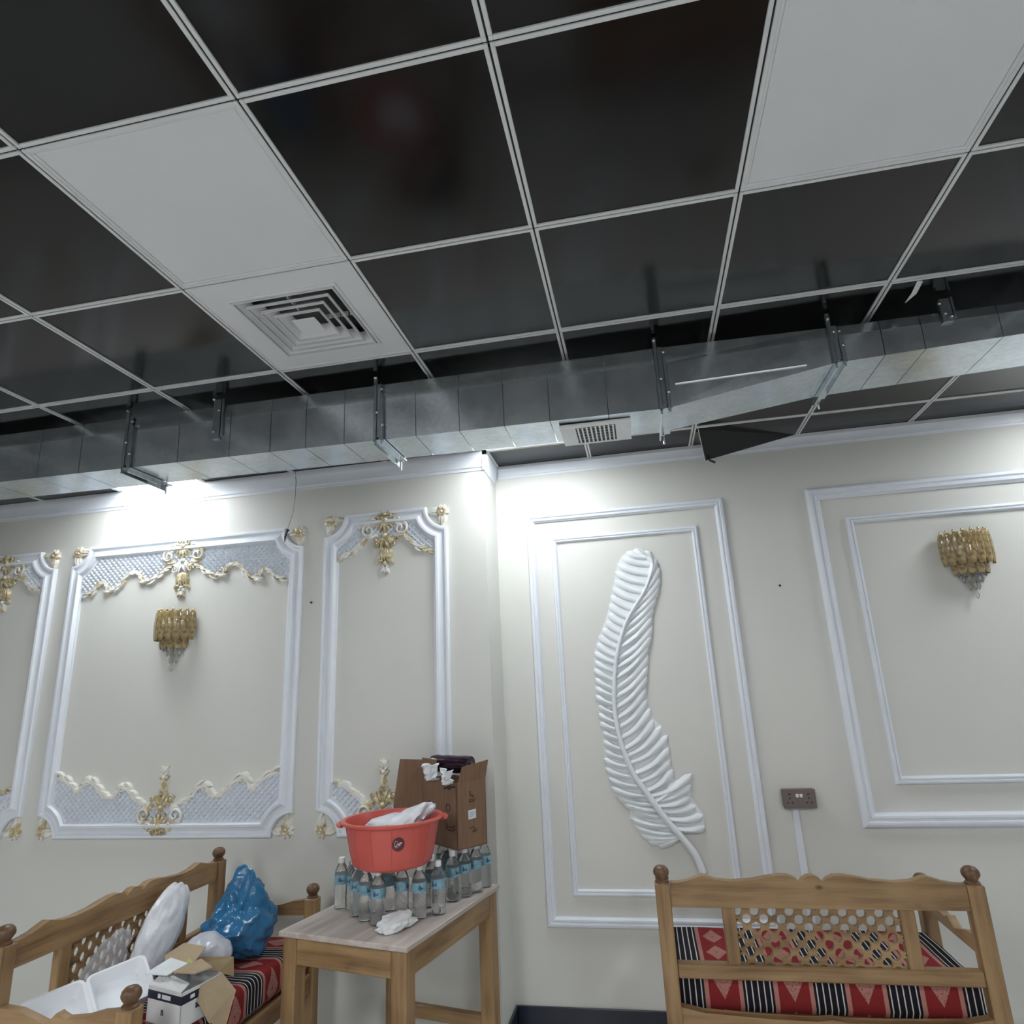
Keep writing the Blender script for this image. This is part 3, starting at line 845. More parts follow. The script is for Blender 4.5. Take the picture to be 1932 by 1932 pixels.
# ------------------------------------------------------------------ socket, trunking, wire, nails
M['bronze'] = basic('socket_bronze', (.19, .155, .145), .38, metal=.3, var=.08)
T = thing('power_socket', 'bronze double power socket with rocker switches above the right bench', 'socket', (1.507, YR, 1.058))
MB().bbox(-.077, .077, -.040, 0, -.043, .043, .004).obj('back_box', M['bronze'], T)
MB().bbox(-.079, .079, -.048, -.040, -.045, .045, .003).obj('plate', M['bronze'], T)
for s in (-1, 1):
    MB().bbox(-.007, .007, -.054, -.046, -.008, .008, .002).obj('rocker_switch', M['cream'], T, loc=(s*.009, 0, .014))
    for a, b_, w, h in ((0, .022, .011, .003), (0, .003, .003, .008), (-.012, -.018, .006, .004), (.010, -.018, .006, .004)):
        MB().box(-w/2-.001, w/2+.001, -.0486, -.0475, -h/2-.001, h/2+.001).obj('pin_hole', M['black'], T, loc=(s*.045+a, 0, b_))
T = thing('cable_trunking', 'thin white cable trunking running down the wall below the socket', 'trunking', (1.487, YR, 0))
MB().bbox(-.017, .017, -.012, 0, .10, 1.013, .003).obj('channel', M['white'], T)
MB().bbox(-.013, .013, -.015, -.012, .10, 1.013, .001).obj('lid', M['white'], T)
pts = [(-1.176, 2.372, 2.998), (-1.172, 2.378, 2.93), (-1.176, 2.384, 2.84), (-1.186, 2.384, 2.74), (-1.202, 2.37, 2.655), (-1.214, 2.352, 2.60)]
T = thing('hanging_wire', 'thin loose wire hanging from the ceiling to the ornate panel corner', 'wire', (0, 0, 0))
MB().tube(smooth_poly(pts, 3) if False else pts, .0022, 5).obj('strand', M['wire'], T)
MB().tube([(-1.192, 2.345, 2.628), (-1.198, 2.340, 2.605), (-1.205, 2.343, 2.585), (-1.208, 2.345, 2.555)], [.011, .006, .007, .003], 6).obj('frayed_end', M['black'], T)
for (x, y, z), lb in (((-1.05, YL, 2.19), 'small dark nail in the wall between the two ornate panels'), ((1.58, YR, 2.137), 'small dark nail in the wall right of the feather panel')):
    tag(MB().lathe([(.002, -.01), (.002, .006), (.0065, .006), (.0055, .010), (0, .011)], n=8).obj('nail', M['black'], loc=(x, y, z)), lb, 'nail').rotation_euler = (PI/2, 0, 0)

# ------------------------------------------------------------------ benches
M['wx'] = wood('pine_along_x', 'x'); M['wy'] = wood('pine_along_y', 'y'); M['wz'] = wood('pine_along_z', 'z')
M['knob'] = wood('pine_knob', 'z', dark=(.07,.035,.018), mid=(.135,.072,.036), light=(.20,.115,.058))
def kilim():
    m, t, b = nt('kilim_weave')
    uv = t.nodes.new('ShaderNodeUVMap'); sp = t.nodes.new('ShaderNodeSeparateXYZ'); t.links.new(uv.outputs[0], sp.inputs[0])
    def math_(op, a, c=None, d=None):
        n = t.nodes.new('ShaderNodeMath'); n.operation = op
        for i, v in enumerate((a, c, d)):
            if v is None: continue
            if isinstance(v, (int, float)): n.inputs[i].default_value = v
            else: t.links.new(v, n.inputs[i])
        return n.outputs[0]
    def mixc(f, a, c):
        n = t.nodes.new('ShaderNodeMixRGB'); t.links.new(f, n.inputs[0])
        for i, v in ((1, a), (2, c)):
            if isinstance(v, tuple): n.inputs[i].default_value = (*v, 1)
            else: t.links.new(v, n.inputs[i])
        return n.outputs[0]
    U, V = sp.outputs[0], sp.outputs[1]
    tt = math_('FRACT', math_('MULTIPLY', U, 1/.25))                    # position inside one repeat
    black = (.010, .010, .016); white = (.62, .58, .55); red = (.21, .020, .022); pink = (.42, .19, .16)
    st = math_('FRACT', math_('MULTIPLY', tt, 5/.436))
    w = math_('MULTIPLY', math_('GREATER_THAN', st, .40), math_('LESS_THAN', st, .60))
    col_b = mixc(w, black, white)
    inb = math_('LESS_THAN', tt, .436)
    # red field with stepped diamonds
    x = math_('DIVIDE', math_('ABSOLUTE', math_('SUBTRACT', tt, .72)), .165)
    vv = math_('FRACT', math_('MULTIPLY', V, 1/.19))
    y = math_('DIVIDE', math_('ABSOLUTE', math_('SUBTRACT', vv, .5)), .40)
    s = math_('ADD', x, y)
    nz = noise_tex(t, coords(t, (1,1,1), 'UV'), 160, 2)
    dia = math_('LESS_THAN', s, 1.0)
    core = math_('LESS_THAN', s, .10)
    c_d = mixc(math_('GREATER_THAN', nz, .56), (.40, .19, .16), (.27, .10, .08))
    col_r = mixc(dia, red, c_d); col_r = mixc(core, col_r, red)
    inr = math_('MULTIPLY', math_('GREATER_THAN', tt, .50), math_('LESS_THAN', tt, .94))
    col = mixc(inr, pink, col_r); col = mixc(inb, col, col_b)
    t.links.new(col, b.inputs['Base Color'])
    b.inputs['Roughness'].default_value = .85; b.inputs['Specular IOR Level'].default_value = .2
    bump(t, b, noise_tex(t, coords(t, (1,1,1), 'UV'), 400, 2), .3, .002)
    return m
M['kilim'] = kilim()
WAVE = [(0,.925),(.012,.924),(.03,.915),(.042,.9015),(.055,.915),(.080,.925),(.112,.926),(.157,.920),(.21,.910),(.29,.904),(.345,.909),(.372,.917),(.397,.924),(.420,.917),(.455,.905),(.49,.899),(.522,.897)]
def knob_prof(r):
    return [(.0, .0), (.026, .0), (.026, .006), (.019, .012), (.022, .017), (.029, .027), (.031, .036), (.028, .047), (.019, .056), (.008, .0595), (0, .060)]
def make_bench():
    T = bpy.data.objects.new('wooden_bench', None); COL.objects.link(T)
    hx = .58; pw = .057; D = .525
    for s in (-1, 1):
        x0 = s*hx-(pw if s > 0 else 0)
        for y0, zt, back in ((0, .897, True), (D-.0, .742, False)):
            p = MB().bbox(x0, x0+pw, y0, y0+pw, 0, zt, .004).obj('post', M['wz'], T)
            MB().lathe([(a*1.0, z) for a, z in knob_prof(1)], n=16).obj('knob', M['knob'], p, smooth=40, loc=(x0+pw/2, y0+pw/2, zt))
        # arm board with a carved peak, and the lower side rail
        xa = s*hx-(.044 if s > 0 else -.014); xb = xa+.030
        y0, y1 = pw, D
        ym = (y0+y1)/2
        top = [(y0, .722), (y0+.08, .716), (y0+.14, .700), (ym-.045, .686), (ym-.014, .706), (ym, .718), (ym+.012, .712), (ym+.035, .704), (y1-.13, .712), (y1-.07, .728), (y1, .736)]
        MB().prism([(y0, .660)]+top+[(y1, .670)], xa, xb, 'x').obj('arm_board', M['wy'], T)
        MB().bbox(xa, xb, y0, y1, .36, .44, .003).obj('side_rail', M['wy'], T)
    # back: wavy top rail, middle rail, lower rail, stiles
    up = [(-a, z) for a, z in reversed(WAVE[1:])]+WAVE
    MB().prism([(-.523, .814)]+up+[(.523, .814)], .010, .046, 'y').obj('top_rail', M['wx'], T)
    MB().bbox(-.523, .523, .008, .048, .576, .626, .004).obj('middle_rail', M['wx'], T)
    low = [(-.523, .484), (-.44, .468), (-.2, .458), (-.05, .456), (0, .463), (.05, .456), (.2, .458), (.44, .468), (.523, .484), (.523, .39), (-.523, .39)]
    MB().prism(low, .008, .048, 'y').obj('lower_rail', M['wx'], T)
    for a, b_ in ((-.337, -.289), (.286, .336)):
        MB().bbox(a, b_, .010, .046, .624, .816, .004).obj('stile', M['wz'], T)
    # pierced lattice
    mb = MB(); px, pz = .0625, .0535; N = 24
    y0, y1 = .020, .036
    for i in range(-10, 11):
        for j in range(-4, 5):
            if (i+j) % 2: continue
            cx, cz = i*px/2, .7205+j*pz/2
            if abs(cx) > .305 or cz < .607 or cz > .834: continue
            vs_ = []
            for q in range(N):
                a = 2*PI*q/N; c, s_ = math.cos(a), math.sin(a)
                k = 1/(abs(c)/(px/2)+abs(s_)/(pz/2))
                r = .0152*(1+.13*abs(math.cos(4*a)))*(1.06 if abs(s_) > .7 else 1)
                r = min(r, k*.93)
                vs_ += [(cx+k*c, y0, cz+k*s_), (cx+r*c, y0, cz+r*s_), (cx+r*c, y1, cz+r*s_), (cx+k*c, y1, cz+k*s_)]
            fs = []
            for q in range(N):
                e = (q+1) % N
                for w_ in range(3): fs.append((4*q+w_, 4*q+w_+1, 4*e+w_+1, 4*e+w_))
            mb.add(vs_, fs)
    mb.obj('lattice_panel', M['wx'], T)
    # seat
    MB().bbox(-.545, .545, .05, D+.01, .425, .445, .003).obj('seat_board', M['wx'], T)
    MB().bbox(-.523, .523, D+.010, D+.045, .36, .44, .004).obj('front_rail', M['wx'], T)
    return T
def copy_tree(o, parent=None):
    c = o.copy(); COL.objects.link(c); c.parent = parent
    for ch in list(o.children): copy_tree(ch, c)
    return c
bench_r = make_bench()
bench_l = copy_tree(bench_r)
bench_r.location = (1.344, 1.80, 0)
tag(bench_r, 'carved pine bench seen from behind its pierced back beside the right wall', 'bench', 'carved pine benches')
bench_l.location = (-1.415, 1.598, 0); bench_l.rotation_euler = (0, 0, -PI/2-.035)
tag(bench_l, 'carved pine bench piled with plastic bags and food boxes left of the table', 'bench', 'carved pine benches')
def cushion(T, label, u0):
    # rounded slab with the kilim pattern mapped along its girth
    x0, x1, ya, yb, za, zb = -.522, .522, .062, .570, .448, .580
    prof = []
    r = .035
    def arc(cy, cz, a0, a1):
        for k in range(5):
            a = a0+(a1-a0)*k/4; prof.append((cy+r*math.cos(a), cz+r*math.sin(a)))
    prof.append((ya+.02, za)); 
    for k in range(1, 4): prof.append((ya, za+(zb-r-za)*k/4))
    arc(ya+r, zb-r, PI, PI/2)
    for k in range(1, 12): prof.append((ya+r+(yb-ya-2*r)*k/12, zb))
    arc(yb-r, zb-r, PI/2, 0)
    for k in range(1, 4): prof.append((yb, zb-r-(zb-r-za)*k/4))
    prof.append((yb-.02, za))
    m_ = len(prof); nx = 40
    girth = [0]
    for a, b_ in zip(prof, prof[1:]): girth.append(girth[-1]+math.hypot(b_[0]-a[0], b_[1]-a[1]))
    vs_, uvs = [], []
    for i in range(nx+1):
        x = x0+(x1-x0)*i/nx
        for (y, z), g in zip(prof, girth):
            if z < .60 and y > .5: xx = max(x0, min(x1, x))
            lim = .522
            # between the posts at the corners, full width elsewhere
            w = fbm((x*3, y*3, u0), 2.0, 2)
            vs_.append((x, y-.004*w*(z < .56), z+.007*w*(z > .5)))
            uvs.append((x+u0, g-.033))
    fs = [(i*m_+j, i*m_+j+1, (i+1)*m_+j+1, (i+1)*m_+j) for i in range(nx) for j in range(m_-1)]
    fs += [tuple(range(m_)), tuple(range(nx*m_+m_-1, nx*m_-1, -1))]
    me = bpy.data.meshes.new('seat_cushion'); me.from_pydata(vs_, [], fs); me.materials.append(M['kilim'])
    ul = me.uv_layers.new(name='UVMap')
    for lp in me.loops: ul.data[lp.index].uv = uvs[lp.vertex_index]
    me.polygons.foreach_set('use_smooth', [True]*len(me.polygons))
    o = bpy.data.objects.new('seat_cushion', me); COL.objects.link(o)
    o.location = T.location; o.rotation_euler = T.rotation_euler
    return tag(o, label, 'cushion', 'woven striped seat cushions')
cushion(bench_r, 'red and black striped woven seat cushion on the right bench', 5.290)
cushion(bench_l, 'red and black striped woven seat cushion under the plastic bags', 5.40)

# ------------------------------------------------------------------ table
M['ttop'] = wood('table_top_bleached', 'y', dark=(.38,.31,.27), mid=(.52,.46,.42), light=(.62,.57,.53), rough=.38)
T = thing('wooden_table', 'small pine table carrying the water bottles and orange tub', 'table', (-.337, 1.934, 0), -math.atan2(.173, .781))
TH = .77; hx, hy = .298, .400
MB().bbox(-hx, hx, -hy, hy, TH-.020, TH, .003).obj('table_top', M['ttop'], T)
lw = .066; ins = .012
for sx in (-1, 1):
    for sy in (-1, 1):
        x = sx*(hx-ins-lw/2); y = sy*(hy-ins-lw/2)
        MB().bbox(x-lw/2, x+lw/2, y-lw/2, y+lw/2, 0, TH-.020, .004).obj('leg', M['wz'], T)
ex, ey = hx-ins-lw, hy-ins-lw
for s in (-1, 1):
    y = s*(hy-ins-.018); MB().bbox(-ex, ex, y-.014, y+.014, TH-.115, TH-.020, .003).obj('apron', M['wx'], T)
    x = s*(hx-ins-.018); MB().bbox(x-.014, x+.014, -ey, ey, TH-.115, TH-.020, .003).obj('apron', M['wy'], T)
y = hy-ins-lw/2
MB().bbox(-ex, ex, y-.015, y+.015, .20, .255, .003).obj('stretcher', M['wx'], T)

# ------------------------------------------------------------------ bottles
M['water'] = glassy('bottle_water', (.93, .97, .98), .03, 1.28, .92)
M['blabel'] = basic('bottle_label', (.19, .36, .44), .3, var=.30, scale=55)
M['blogo'] = basic('label_dark_blue', (.02, .05, .14), .3, var=.2)
M['cap'] = basic('bottle_cap', (.80, .82, .82), .4)
BP = [(0, .0), (.024, .0), (.029, .004), (.0295, .03), (.0285, .040), (.0295, .050), (.0285, .062), (.0295, .074), (.0285, .086), (.0298, .098), (.0298, .135), (.028, .146), (.020, .166), (.0125, .178), (.0115, .184), (0, .184)]
def make_bottle():
    T = bpy.data.objects.new('water_bottle', None); COL.objects.link(T)
    MB().lathe(BP, n=20).obj('body', M['water'], T, smooth=50)
    MB().lathe([(.0303, .098), (.0306, .100), (.0306, .133), (.0303, .135)], n=20).obj('label_band', M['blabel'], T, smooth=50)
    mb = MB()
    for k in range(3):
        a0 = -PI/2+k*2*PI/3-.32
        for q in range(5):
            a = a0+q*.13; b_ = a+.10; h = .006*(1+math.sin(q*1.3+k))+.004
            mb.add([(.0309*math.cos(a), .0309*math.sin(a), .112-h*.4), (.0309*math.cos(b_), .0309*math.sin(b_), .112-h*.2), (.0309*math.cos(b_), .0309*math.sin(b_), .112+h), (.0309*math.cos(a), .0309*math.sin(a), .112+h*.8)], [(0,1,2,3)])
    stuff(mb.obj('label_print', M['blogo'], T))
    MB().lathe([(0, .200), (.0128, .200), (.0138, .197), (.0138, .180), (.0132, .179), (.0128, .178)], n=16).obj('cap', M['cap'], T, smooth=40)
    return T
BOT = [((-.585, 1.890), 'leftmost of the water bottles beneath the orange tub'),
       ((-.522, 1.878), 'second from left of the water bottles beneath the orange tub'),
       ((-.405, 1.742), 'water bottle just left of the frontmost one under the tub'),
       ((-.335, 1.700), 'frontmost water bottle behind the white tissue'),
       ((-.272, 1.800), 'water bottle standing third from the right under the tub'),
       ((-.190, 1.782), 'water bottle at the tub front right of the tissue'),
       ((-.126, 1.838), 'water bottle with its white cap clear of the tub at right'),
       ((-.114, 2.008), 'first of the four water bottles in line under the carton'),
       ((-.076, 2.072), 'second of the four water bottles in line under the carton'),
       ((-.042, 2.145), 'third of the four water bottles in line under the carton'),
       ((-.018, 2.218), 'water bottle nearest the wall corner'),
       ((-.470, 1.800), 'water bottle hidden between the left ones under the tub'),
       ((-.185, 1.930), 'water bottle showing only its cap right of the tub'),
       ((-.560, 1.965), 'water bottle showing only its cap left of the tub'),
       ((-.360, 1.870), 'water bottle in the middle under the tub'),
       ((-.180, 2.120), 'water bottle under the carton middle'),
       ((-.120, 2.215), 'water bottle under the carton near the wall'),
       ((-.225, 2.215), 'water bottle under the carton far side')]
b0 = None
for k, ((x, y), lb) in enumerate(BOT):
    if b0 is None: b0 = make_bottle(); q = b0
    else: q = copy_tree(b0)
    q.location = (x, y, TH); q.rotation_euler = (0, 0, .35+1.3*k)
    tag(q, lb, 'bottle', 'small water bottles on the table')

# ------------------------------------------------------------------ orange tub
m, t, b = nt('tub_plastic')
f = noise_tex(t, coords(t), 5, 2)
t.links.new(ramp(t, f, [(.3, (.56, .100, .080)), (.7, (.62, .118, .095))]), b.inputs['Base Color'])
b.inputs['Roughness'].default_value = .32; b.inputs['Subsurface Weight'].default_value = .08; b.inputs['Subsurface Radius'].default_value = (.02, .006, .004)
M['tub'] = m
ZT = .971
T = thing('plastic_tub', 'orange red plastic tub standing on top of the water bottles', 'tub', (-.305, 1.780, ZT))
def tub_r(z): return .158+.040*(z/.178)**.8
prof = [(.0, .0), (.140, .0), (.152, .004)]+[(tub_r(z), z) for z in (.014, .05, .09, .13, .160)]+[(.200, .168), (.213, .170), (.216, .176), (.213, .181), (.197, .181), (.192, .172)]
prof += [(tub_r(z)-.005, z) for z in (.13, .09, .05, .016)]+[(.145, .006), (0, .006)]
MB().lathe(prof, n=48).obj('shell', M['tub'], T, smooth=50)
for k in range(14):
    a = 2*PI*k/14+.12
    MB().tube([((tub_r(z)+.0008)*math.cos(a), (tub_r(z)+.0008)*math.sin(a), z) for z in (.012, .06, .11, .160)], .0016, 5).obj('rib', M['tub'], T)
for s in (-1, 1):
    # handles point along the picture's horizontal
    d = Vector((.93, .36)); n_ = Vector((-.36, .93))
    c = d*s*.208
    pts = [c+n_*(-.055), c+d*s*.012+n_*(-.04), c+d*s*.018, c+d*s*.012+n_*.04, c+n_*.055]
    MB().tube([(p.x, p.y, .168) for p in pts], .010, 8, flat=.7).obj('handle', M['tub'], T, smooth=60)
# round sticker with script lettering, facing the camera side
M['stick'] = basic('sticker_maroon', (.115, .018, .03), .3, var=.2, scale=40)
M['ink_w'] = basic('sticker_script', (.72, .66, .66), .4)
a = math.atan2(-.93, .36)+.12; zc = .108
def on_tub(u, v, h):          # u along the wall, v up
    r = tub_r(zc+v)+h; aa = a+u/r
    return (r*math.cos(aa), r*math.sin(aa), zc+v)
mb = MB(); n = 28
mb.add([on_tub(0, 0, .0016)]+[on_tub(.025*math.cos(2*PI*k/n), .027*math.sin(2*PI*k/n), .0014) for k in range(n)], [(0, 1+k, 1+(k+1) % n) for k in range(n)])
st = mb.obj('round_sticker', M['stick'], T)
mb = MB()
for poly in ([(-.004,.011),(-.010,.014),(-.015,.008),(-.016,-.002),(-.012,-.008),(-.006,-.005)], [(-.006,-.004),(-.003,.004),(.001,.003),(.000,-.003),(.003,-.004),(.006,.006),(.010,.007),(.009,.0),(.012,.004),(.015,.006)], [(-.014,-.012),(-.004,-.010),(.004,-.006),(.010,-.002)]):
    mb.tube([on_tub(u, v, .0022) for u, v in poly], .0015, 5, flat=.5)
mb.obj('script_mark', M['ink_w'], st)

# crumpled sheet / bag builder
def blob(name, mat, c, r, seed, amp=.25, sc=3.0, sub=4, parent=None, flatten=None, shape=None, ridge=0.0, smooth=50):
    import bmesh
    bm = bmesh.new(); bmesh.ops.create_icosphere(bm, subdivisions=sub, radius=1.0)
    for v in bm.verts:
        p = v.co.copy(); n1 = fbm(p+Vector((seed, seed*1.7, seed*.3)), sc, 4)
        k = 1+amp*n1
        if ridge: k += ridge*(abs(noise.noise(p*sc*1.6+Vector((seed*2, 0, seed))))-.25)
        q = Vector((p.x*r[0], p.y*r[1], p.z*r[2]))*k
        if ridge > .2: k2 = .10*(abs(noise.noise(p*sc*4.5+Vector((seed, 2, seed))))-.2); q *= 1+k2
        if shape: q = shape(q, p)
        if flatten is not None and q.z < flatten: q.z = flatten+(q.z-flatten)*.04
        v.co = q
    me = bpy.data.meshes.new(name); bm.to_mesh(me); bm.free(); me.materials.append(mat)
    me.polygons.foreach_set('use_smooth', [True]*len(me.polygons))
    try: me.set_sharp_from_angle(angle=math.radians(smooth))
    except Exception: pass
    o = bpy.data.objects.new(name, me); COL.objects.link(o); o.location = c
    if parent is not None: o.parent = parent
    return o
M['bagw'] = film('white_bag_film', (.80, .82, .87), .93, .28, 18)
M['bagw2'] = film('cloudy_bag_film', (.72, .74, .82), .80, .22, 16)
M['bagb'] = film('blue_bag_film', (.030, .19, .40), .82, .13, 20)
M['bagc'] = film('clear_bag_film', (.80, .83, .87), .32, .07, 20)
M['tissue'] = basic('tissue_white', (.82, .84, .85), .8, var=.03)
tag(blob('plastic_bag', M['bagw'], (-.275, 1.775, 1.110), (.150, .110, .055), 3.1, .18, 1.6, 4, ridge=.18,
         shape=lambda q, p: Vector((q.x, q.y, q.z+.085*max(0, q.x/.15)**1.2*(.5+.5*math.exp(-((q.y)/.08)**2)) if q.x > 0 else q.z+.0))), 'white plastic bag stuffed into the orange tub', 'bag')
tag(blob('crumpled_tissue', M['tissue'], (-.238, 1.652, TH+.026), (.078, .042, .032), 8.3, .28, 1.7, 4, flatten=-.024, ridge=.38, smooth=40), 'crumpled white tissue lying at the front of the table', 'tissue').rotation_euler = (0, 0, .9)

# ------------------------------------------------------------------ carton on the bottles
m, t, b = nt('corrugated_card')
f = noise_tex(t, coords(t, (40, 40, 3)), 2, 3)
t.links.new(ramp(t, f, [(.3, (.185, .105, .062)), (.7, (.235, .142, .088))]), b.inputs['Base Color']); b.inputs['Roughness'].default_value = .8
M['card'] = m
M['ink'] = basic('carton_print', (.035, .022, .018), .7, var=.3, scale=60)
M['paper'] = basic('paper_white', (.74, .78, .80), .7, var=.05, scale=20)
ZB = .971
T = thing('cardboard_box', 'open brown cardboard carton standing on the bottles by the wall corner', 'box', (-.086, 2.0, ZB))
uA = Vector((-.76, .65, 0)); uB = Vector((.647, .763, 0)); LA, LB, HBX = .300, .164, .280
def slab(mb, o, u, w, lu, lw_, th, nrm, edge=None):
    """panel spanned by u (length lu) and w (length lw_), thickness th against nrm"""
    o = Vector(o); u = Vector(u)*lu; w = Vector(w)*lw_; n = Vector(nrm)*-th
    P = [o, o+u, o+u+w, o+w]
    return mb.add([*P, *[p+n for p in P]], [(0,1,2,3),(4,7,6,5),(0,4,5,1),(1,5,6,2),(2,6,7,3),(3,7,4,0)])
Z3 = Vector((0, 0, 1))
slab(MB(), (0,0,0), uA, Z3, LA, HBX, .004, -uB).obj('side_panel', M['card'], T)
slab(MB(), (0,0,0), uB, Z3, LB, HBX, .004, -uA).obj('side_panel', M['card'], T)
slab(MB(), uB*LB, uA, Z3, LA, HBX, .004, uB).obj('side_panel', M['card'], T)
slab(MB(), uA*LA, uB, Z3, LB, HBX, .004, uA).obj('side_panel', M['card'], T)
slab(MB(), (0,0,0), uA, uB, LA, LB, .004, -Z3).obj('bottom_panel', M['card'], T)
def quad(name, P, th, nrm, mat=None, parent='T'):
    if parent == 'T': parent = T
    n = Vector(nrm).normalized()*th; P = [Vector(p) for p in P]
    k = len(P)
    return MB().add([*P, *[p+n for p in P]], [tuple(range(k)), tuple(range(2*k-1, k-1, -1))]+[(i, k+i, k+(i+1) % k, (i+1) % k) for i in range(k)]).obj(name, mat or M['card'], parent)
# raised flaps: right face flap up, left part of the front up, side flap folded outwards
quad('flap', [uB*.012+Z3*HBX, uB*LB+Z3*HBX, uB*(LB+.012)+Z3*.365-uA*.012, uB*.030+Z3*.345-uA*.006], .004, uA)
quad('flap', [uA*.215+Z3*HBX, uA*LA+Z3*HBX, uA*(LA+.004)+Z3*.375, uA*.165+Z3*.372], .004, uB)
quad('flap', [uA*LA+Z3*.06, uA*LA+Z3*.366, Vector((-.345, .195, .372)), Vector((-.375, .185, .16)), Vector((-.37, .19, .08))], .004, (0, 1, 0))
# printed marks: smile and ring on the front, fragile symbols on the right face, shipping label
def strokes(parent, o, u, polys, th, name, mat, nrm):
    mb = MB(); o = Vector(o)
    for poly in polys: mb.tube([o+u*p[0]+Z3*p[1]+Vector(nrm)*.0008 for p in poly], th, 5)
    return mb.obj(name, mat, parent)
arc = lambda cx, cz, r, a0, a1, n=9, k=1.0: [(cx+r*math.cos(a0+(a1-a0)*i/n), cz+k*r*math.sin(a0+(a1-a0)*i/n)) for i in range(n+1)]
strokes(T, (0,0,0), uA, [arc(.055, .105, .036, 1.1*PI, 1.95*PI, 9, .45), arc(.055, .092, .038, 1.1*PI, 1.95*PI, 9, .45)], .0022, 'smile_print', M['ink'], -uB)
strokes(T, (0,0,0), uA, [arc(.072, .170, .016, 0, 2*PI, 12)], .0018, 'ring_print', M['ink'], -uB)
strokes(T, (0,0,0), uA, [arc(.23, .165, .02, 0, 2*PI, 12)], .0018, 'ring_print', M['ink'], -uB)
strokes(T, (0,0,0), uB, [[(.075,.238),(.072,.222),(.085,.216),(.096,.214)]], .0026, 'handling_mark', M['ink'], -uA)
strokes(T, (0,0,0), uB, [[(.068,.200),(.104,.202)], [(.066,.192),(.100,.194)]], .0016, 'handling_text', M['ink'], -uA)
strokes(T, (0,0,0), uB, [[(.070,.082),(.086,.086),(.094,.080)], [(.086,.070),(.108,.074)], [(.084,.064),(.106,.066)]], .0020, 'handling_text', M['ink'], -uA)
strokes(T, (0,0,0), uB, [[(.055,.306),(.075,.310)], [(.118,.312),(.130,.316)]], .0026, 'handling_mark', M['ink'], -uA)
o_ = uB*.062+Z3*.120-uA*-.0012
lab = quad('shipping_label', [uB*.062+Z3*.118-uA*.0012, uB*.104+Z3*.120-uA*.0012, uB*.104+Z3*.158-uA*.0012, uB*.062+Z3*.156-uA*.0012], .0008, uA, M['paper'])
M['label_ink'] = basic('label_ink', (.25, .35, .42), .6)
for ln_ in ([(.070,.146),(.096,.147)], [(.070,.138),(.096,.139)], [(.070,.130),(.088,.131)]):
    strokes(lab, (0,0,0), uB, [ln_], .0012, 'label_print', M['label_ink'], -uA*2.2)
strokes(T, (0,0,0), uA, [[(.010,.262),(.04,.258),(.07,.262)], [(.05,.250),(.09,.255),(.10,.248)]], .004, 'torn_edge', M['ink'], -uB)
# things inside the carton
M['roll'] = basic('purple_film', (.020, .006, .016), .18, var=.3, scale=18)
mb = MB(); a_, b_ = Vector((-.265, 2.215, 1.318)), Vector((-.055, 2.145, 1.312))
mb.tube([a_.lerp(b_, k/8)+Vector((0, 0, .0012*math.sin(k*2.1))) for k in range(9)], [.036, .040, .0395, .0405, .0395, .0405, .040, .0405, .040], 18)
mb.tube([b_, b_+(b_-a_)*.01], [.022, .020], 12)
tag(mb.obj('bag_roll', M['roll'], smooth=60), 'dark purple shiny plastic roll sticking out of the carton', 'plastic roll')
def crumple(name, mat, c, u, v, nu, nv, amp, seed, label, cat):
    u = Vector(u); v = Vector(v); n_ = u.cross(v).normalized()
    mb = MB()
    def fn(a, b_):
        e = 1+.16*fbm((a*4, b_*4, seed), 1.2, 2)
        p = Vector(c)+u*(a-.5)*e+v*(b_-.5)*e
        h = fbm((a*2.6, b_*2.6, seed+5), 1.3, 3)
        return p+n_*amp*h+v*.25*abs(a-.5)
    mb.grid(fn, nu, nv)
    o = mb.obj(name, mat, smooth=35)
    md = o.modifiers.new('thick', 'SOLIDIFY'); md.thickness = .0016
    return tag(o, label, cat)
crumple('torn_paper', M['paper'], (-.222, 2.062, 1.290), (-.075, .045, .0), (.0, -.015, .070), 10, 10, .03, 2.4, 'torn white paper hanging over the carton front at left', 'paper')
crumple('torn_paper', M['paper'], (-.130, 2.000, 1.276), (-.060, .036, .01), (.0, -.012, .060), 10, 10, .03, 7.9, 'torn white paper hanging over the carton front at right', 'paper')

# ------------------------------------------------------------------ things on the left bench (seat top .58)
ST = .582
# open foam meal box: two trays joined by a hinge
M['foam'] = basic('foam_white', (.80, .83, .87), .6, var=.02, bmp=.08, bscale=250)
T = thing('foam_meal_box', 'open white foam meal box lying tilted at the bench end', 'food box', (0, 0, 0))
cn = [Vector(p) for p in [(-1.394, 1.1188, 0.69), (-1.1603, 1.4237, 0.7445), (-1.0134, 1.3257, 0.665), (-1.2471, 1.02, 0.6096)]]      # rim corners of the opened box
o_ = sum(cn, Vector())/4; ux = (cn[1]-cn[0]).normalized(); uy = (cn[0]-cn[3]).normalized(); uz = ux.cross(uy).normalized()
if uz.z < 0: uz = -uz
Lx = (cn[1]-cn[0]).length; Ly = (cn[0]-cn[3]).length
Mx = Matrix((ux, uy, uz)).transposed().to_4x4(); Mx.translation = o_
T.matrix_world = Mx
def rrect(cx, cy, hx_, hy_, r, z, n=5):
    P = []
    for sx, sy, a0 in ((1, 1, 0), (-1, 1, PI/2), (-1, -1, PI), (1, -1, 1.5*PI)):
        for k in range(n+1):
            a = a0+PI/2*k/n; P.append((cx+sx*(hx_-r)+r*math.cos(a), cy+sy*(hy_-r)+r*math.sin(a), z))
    return P
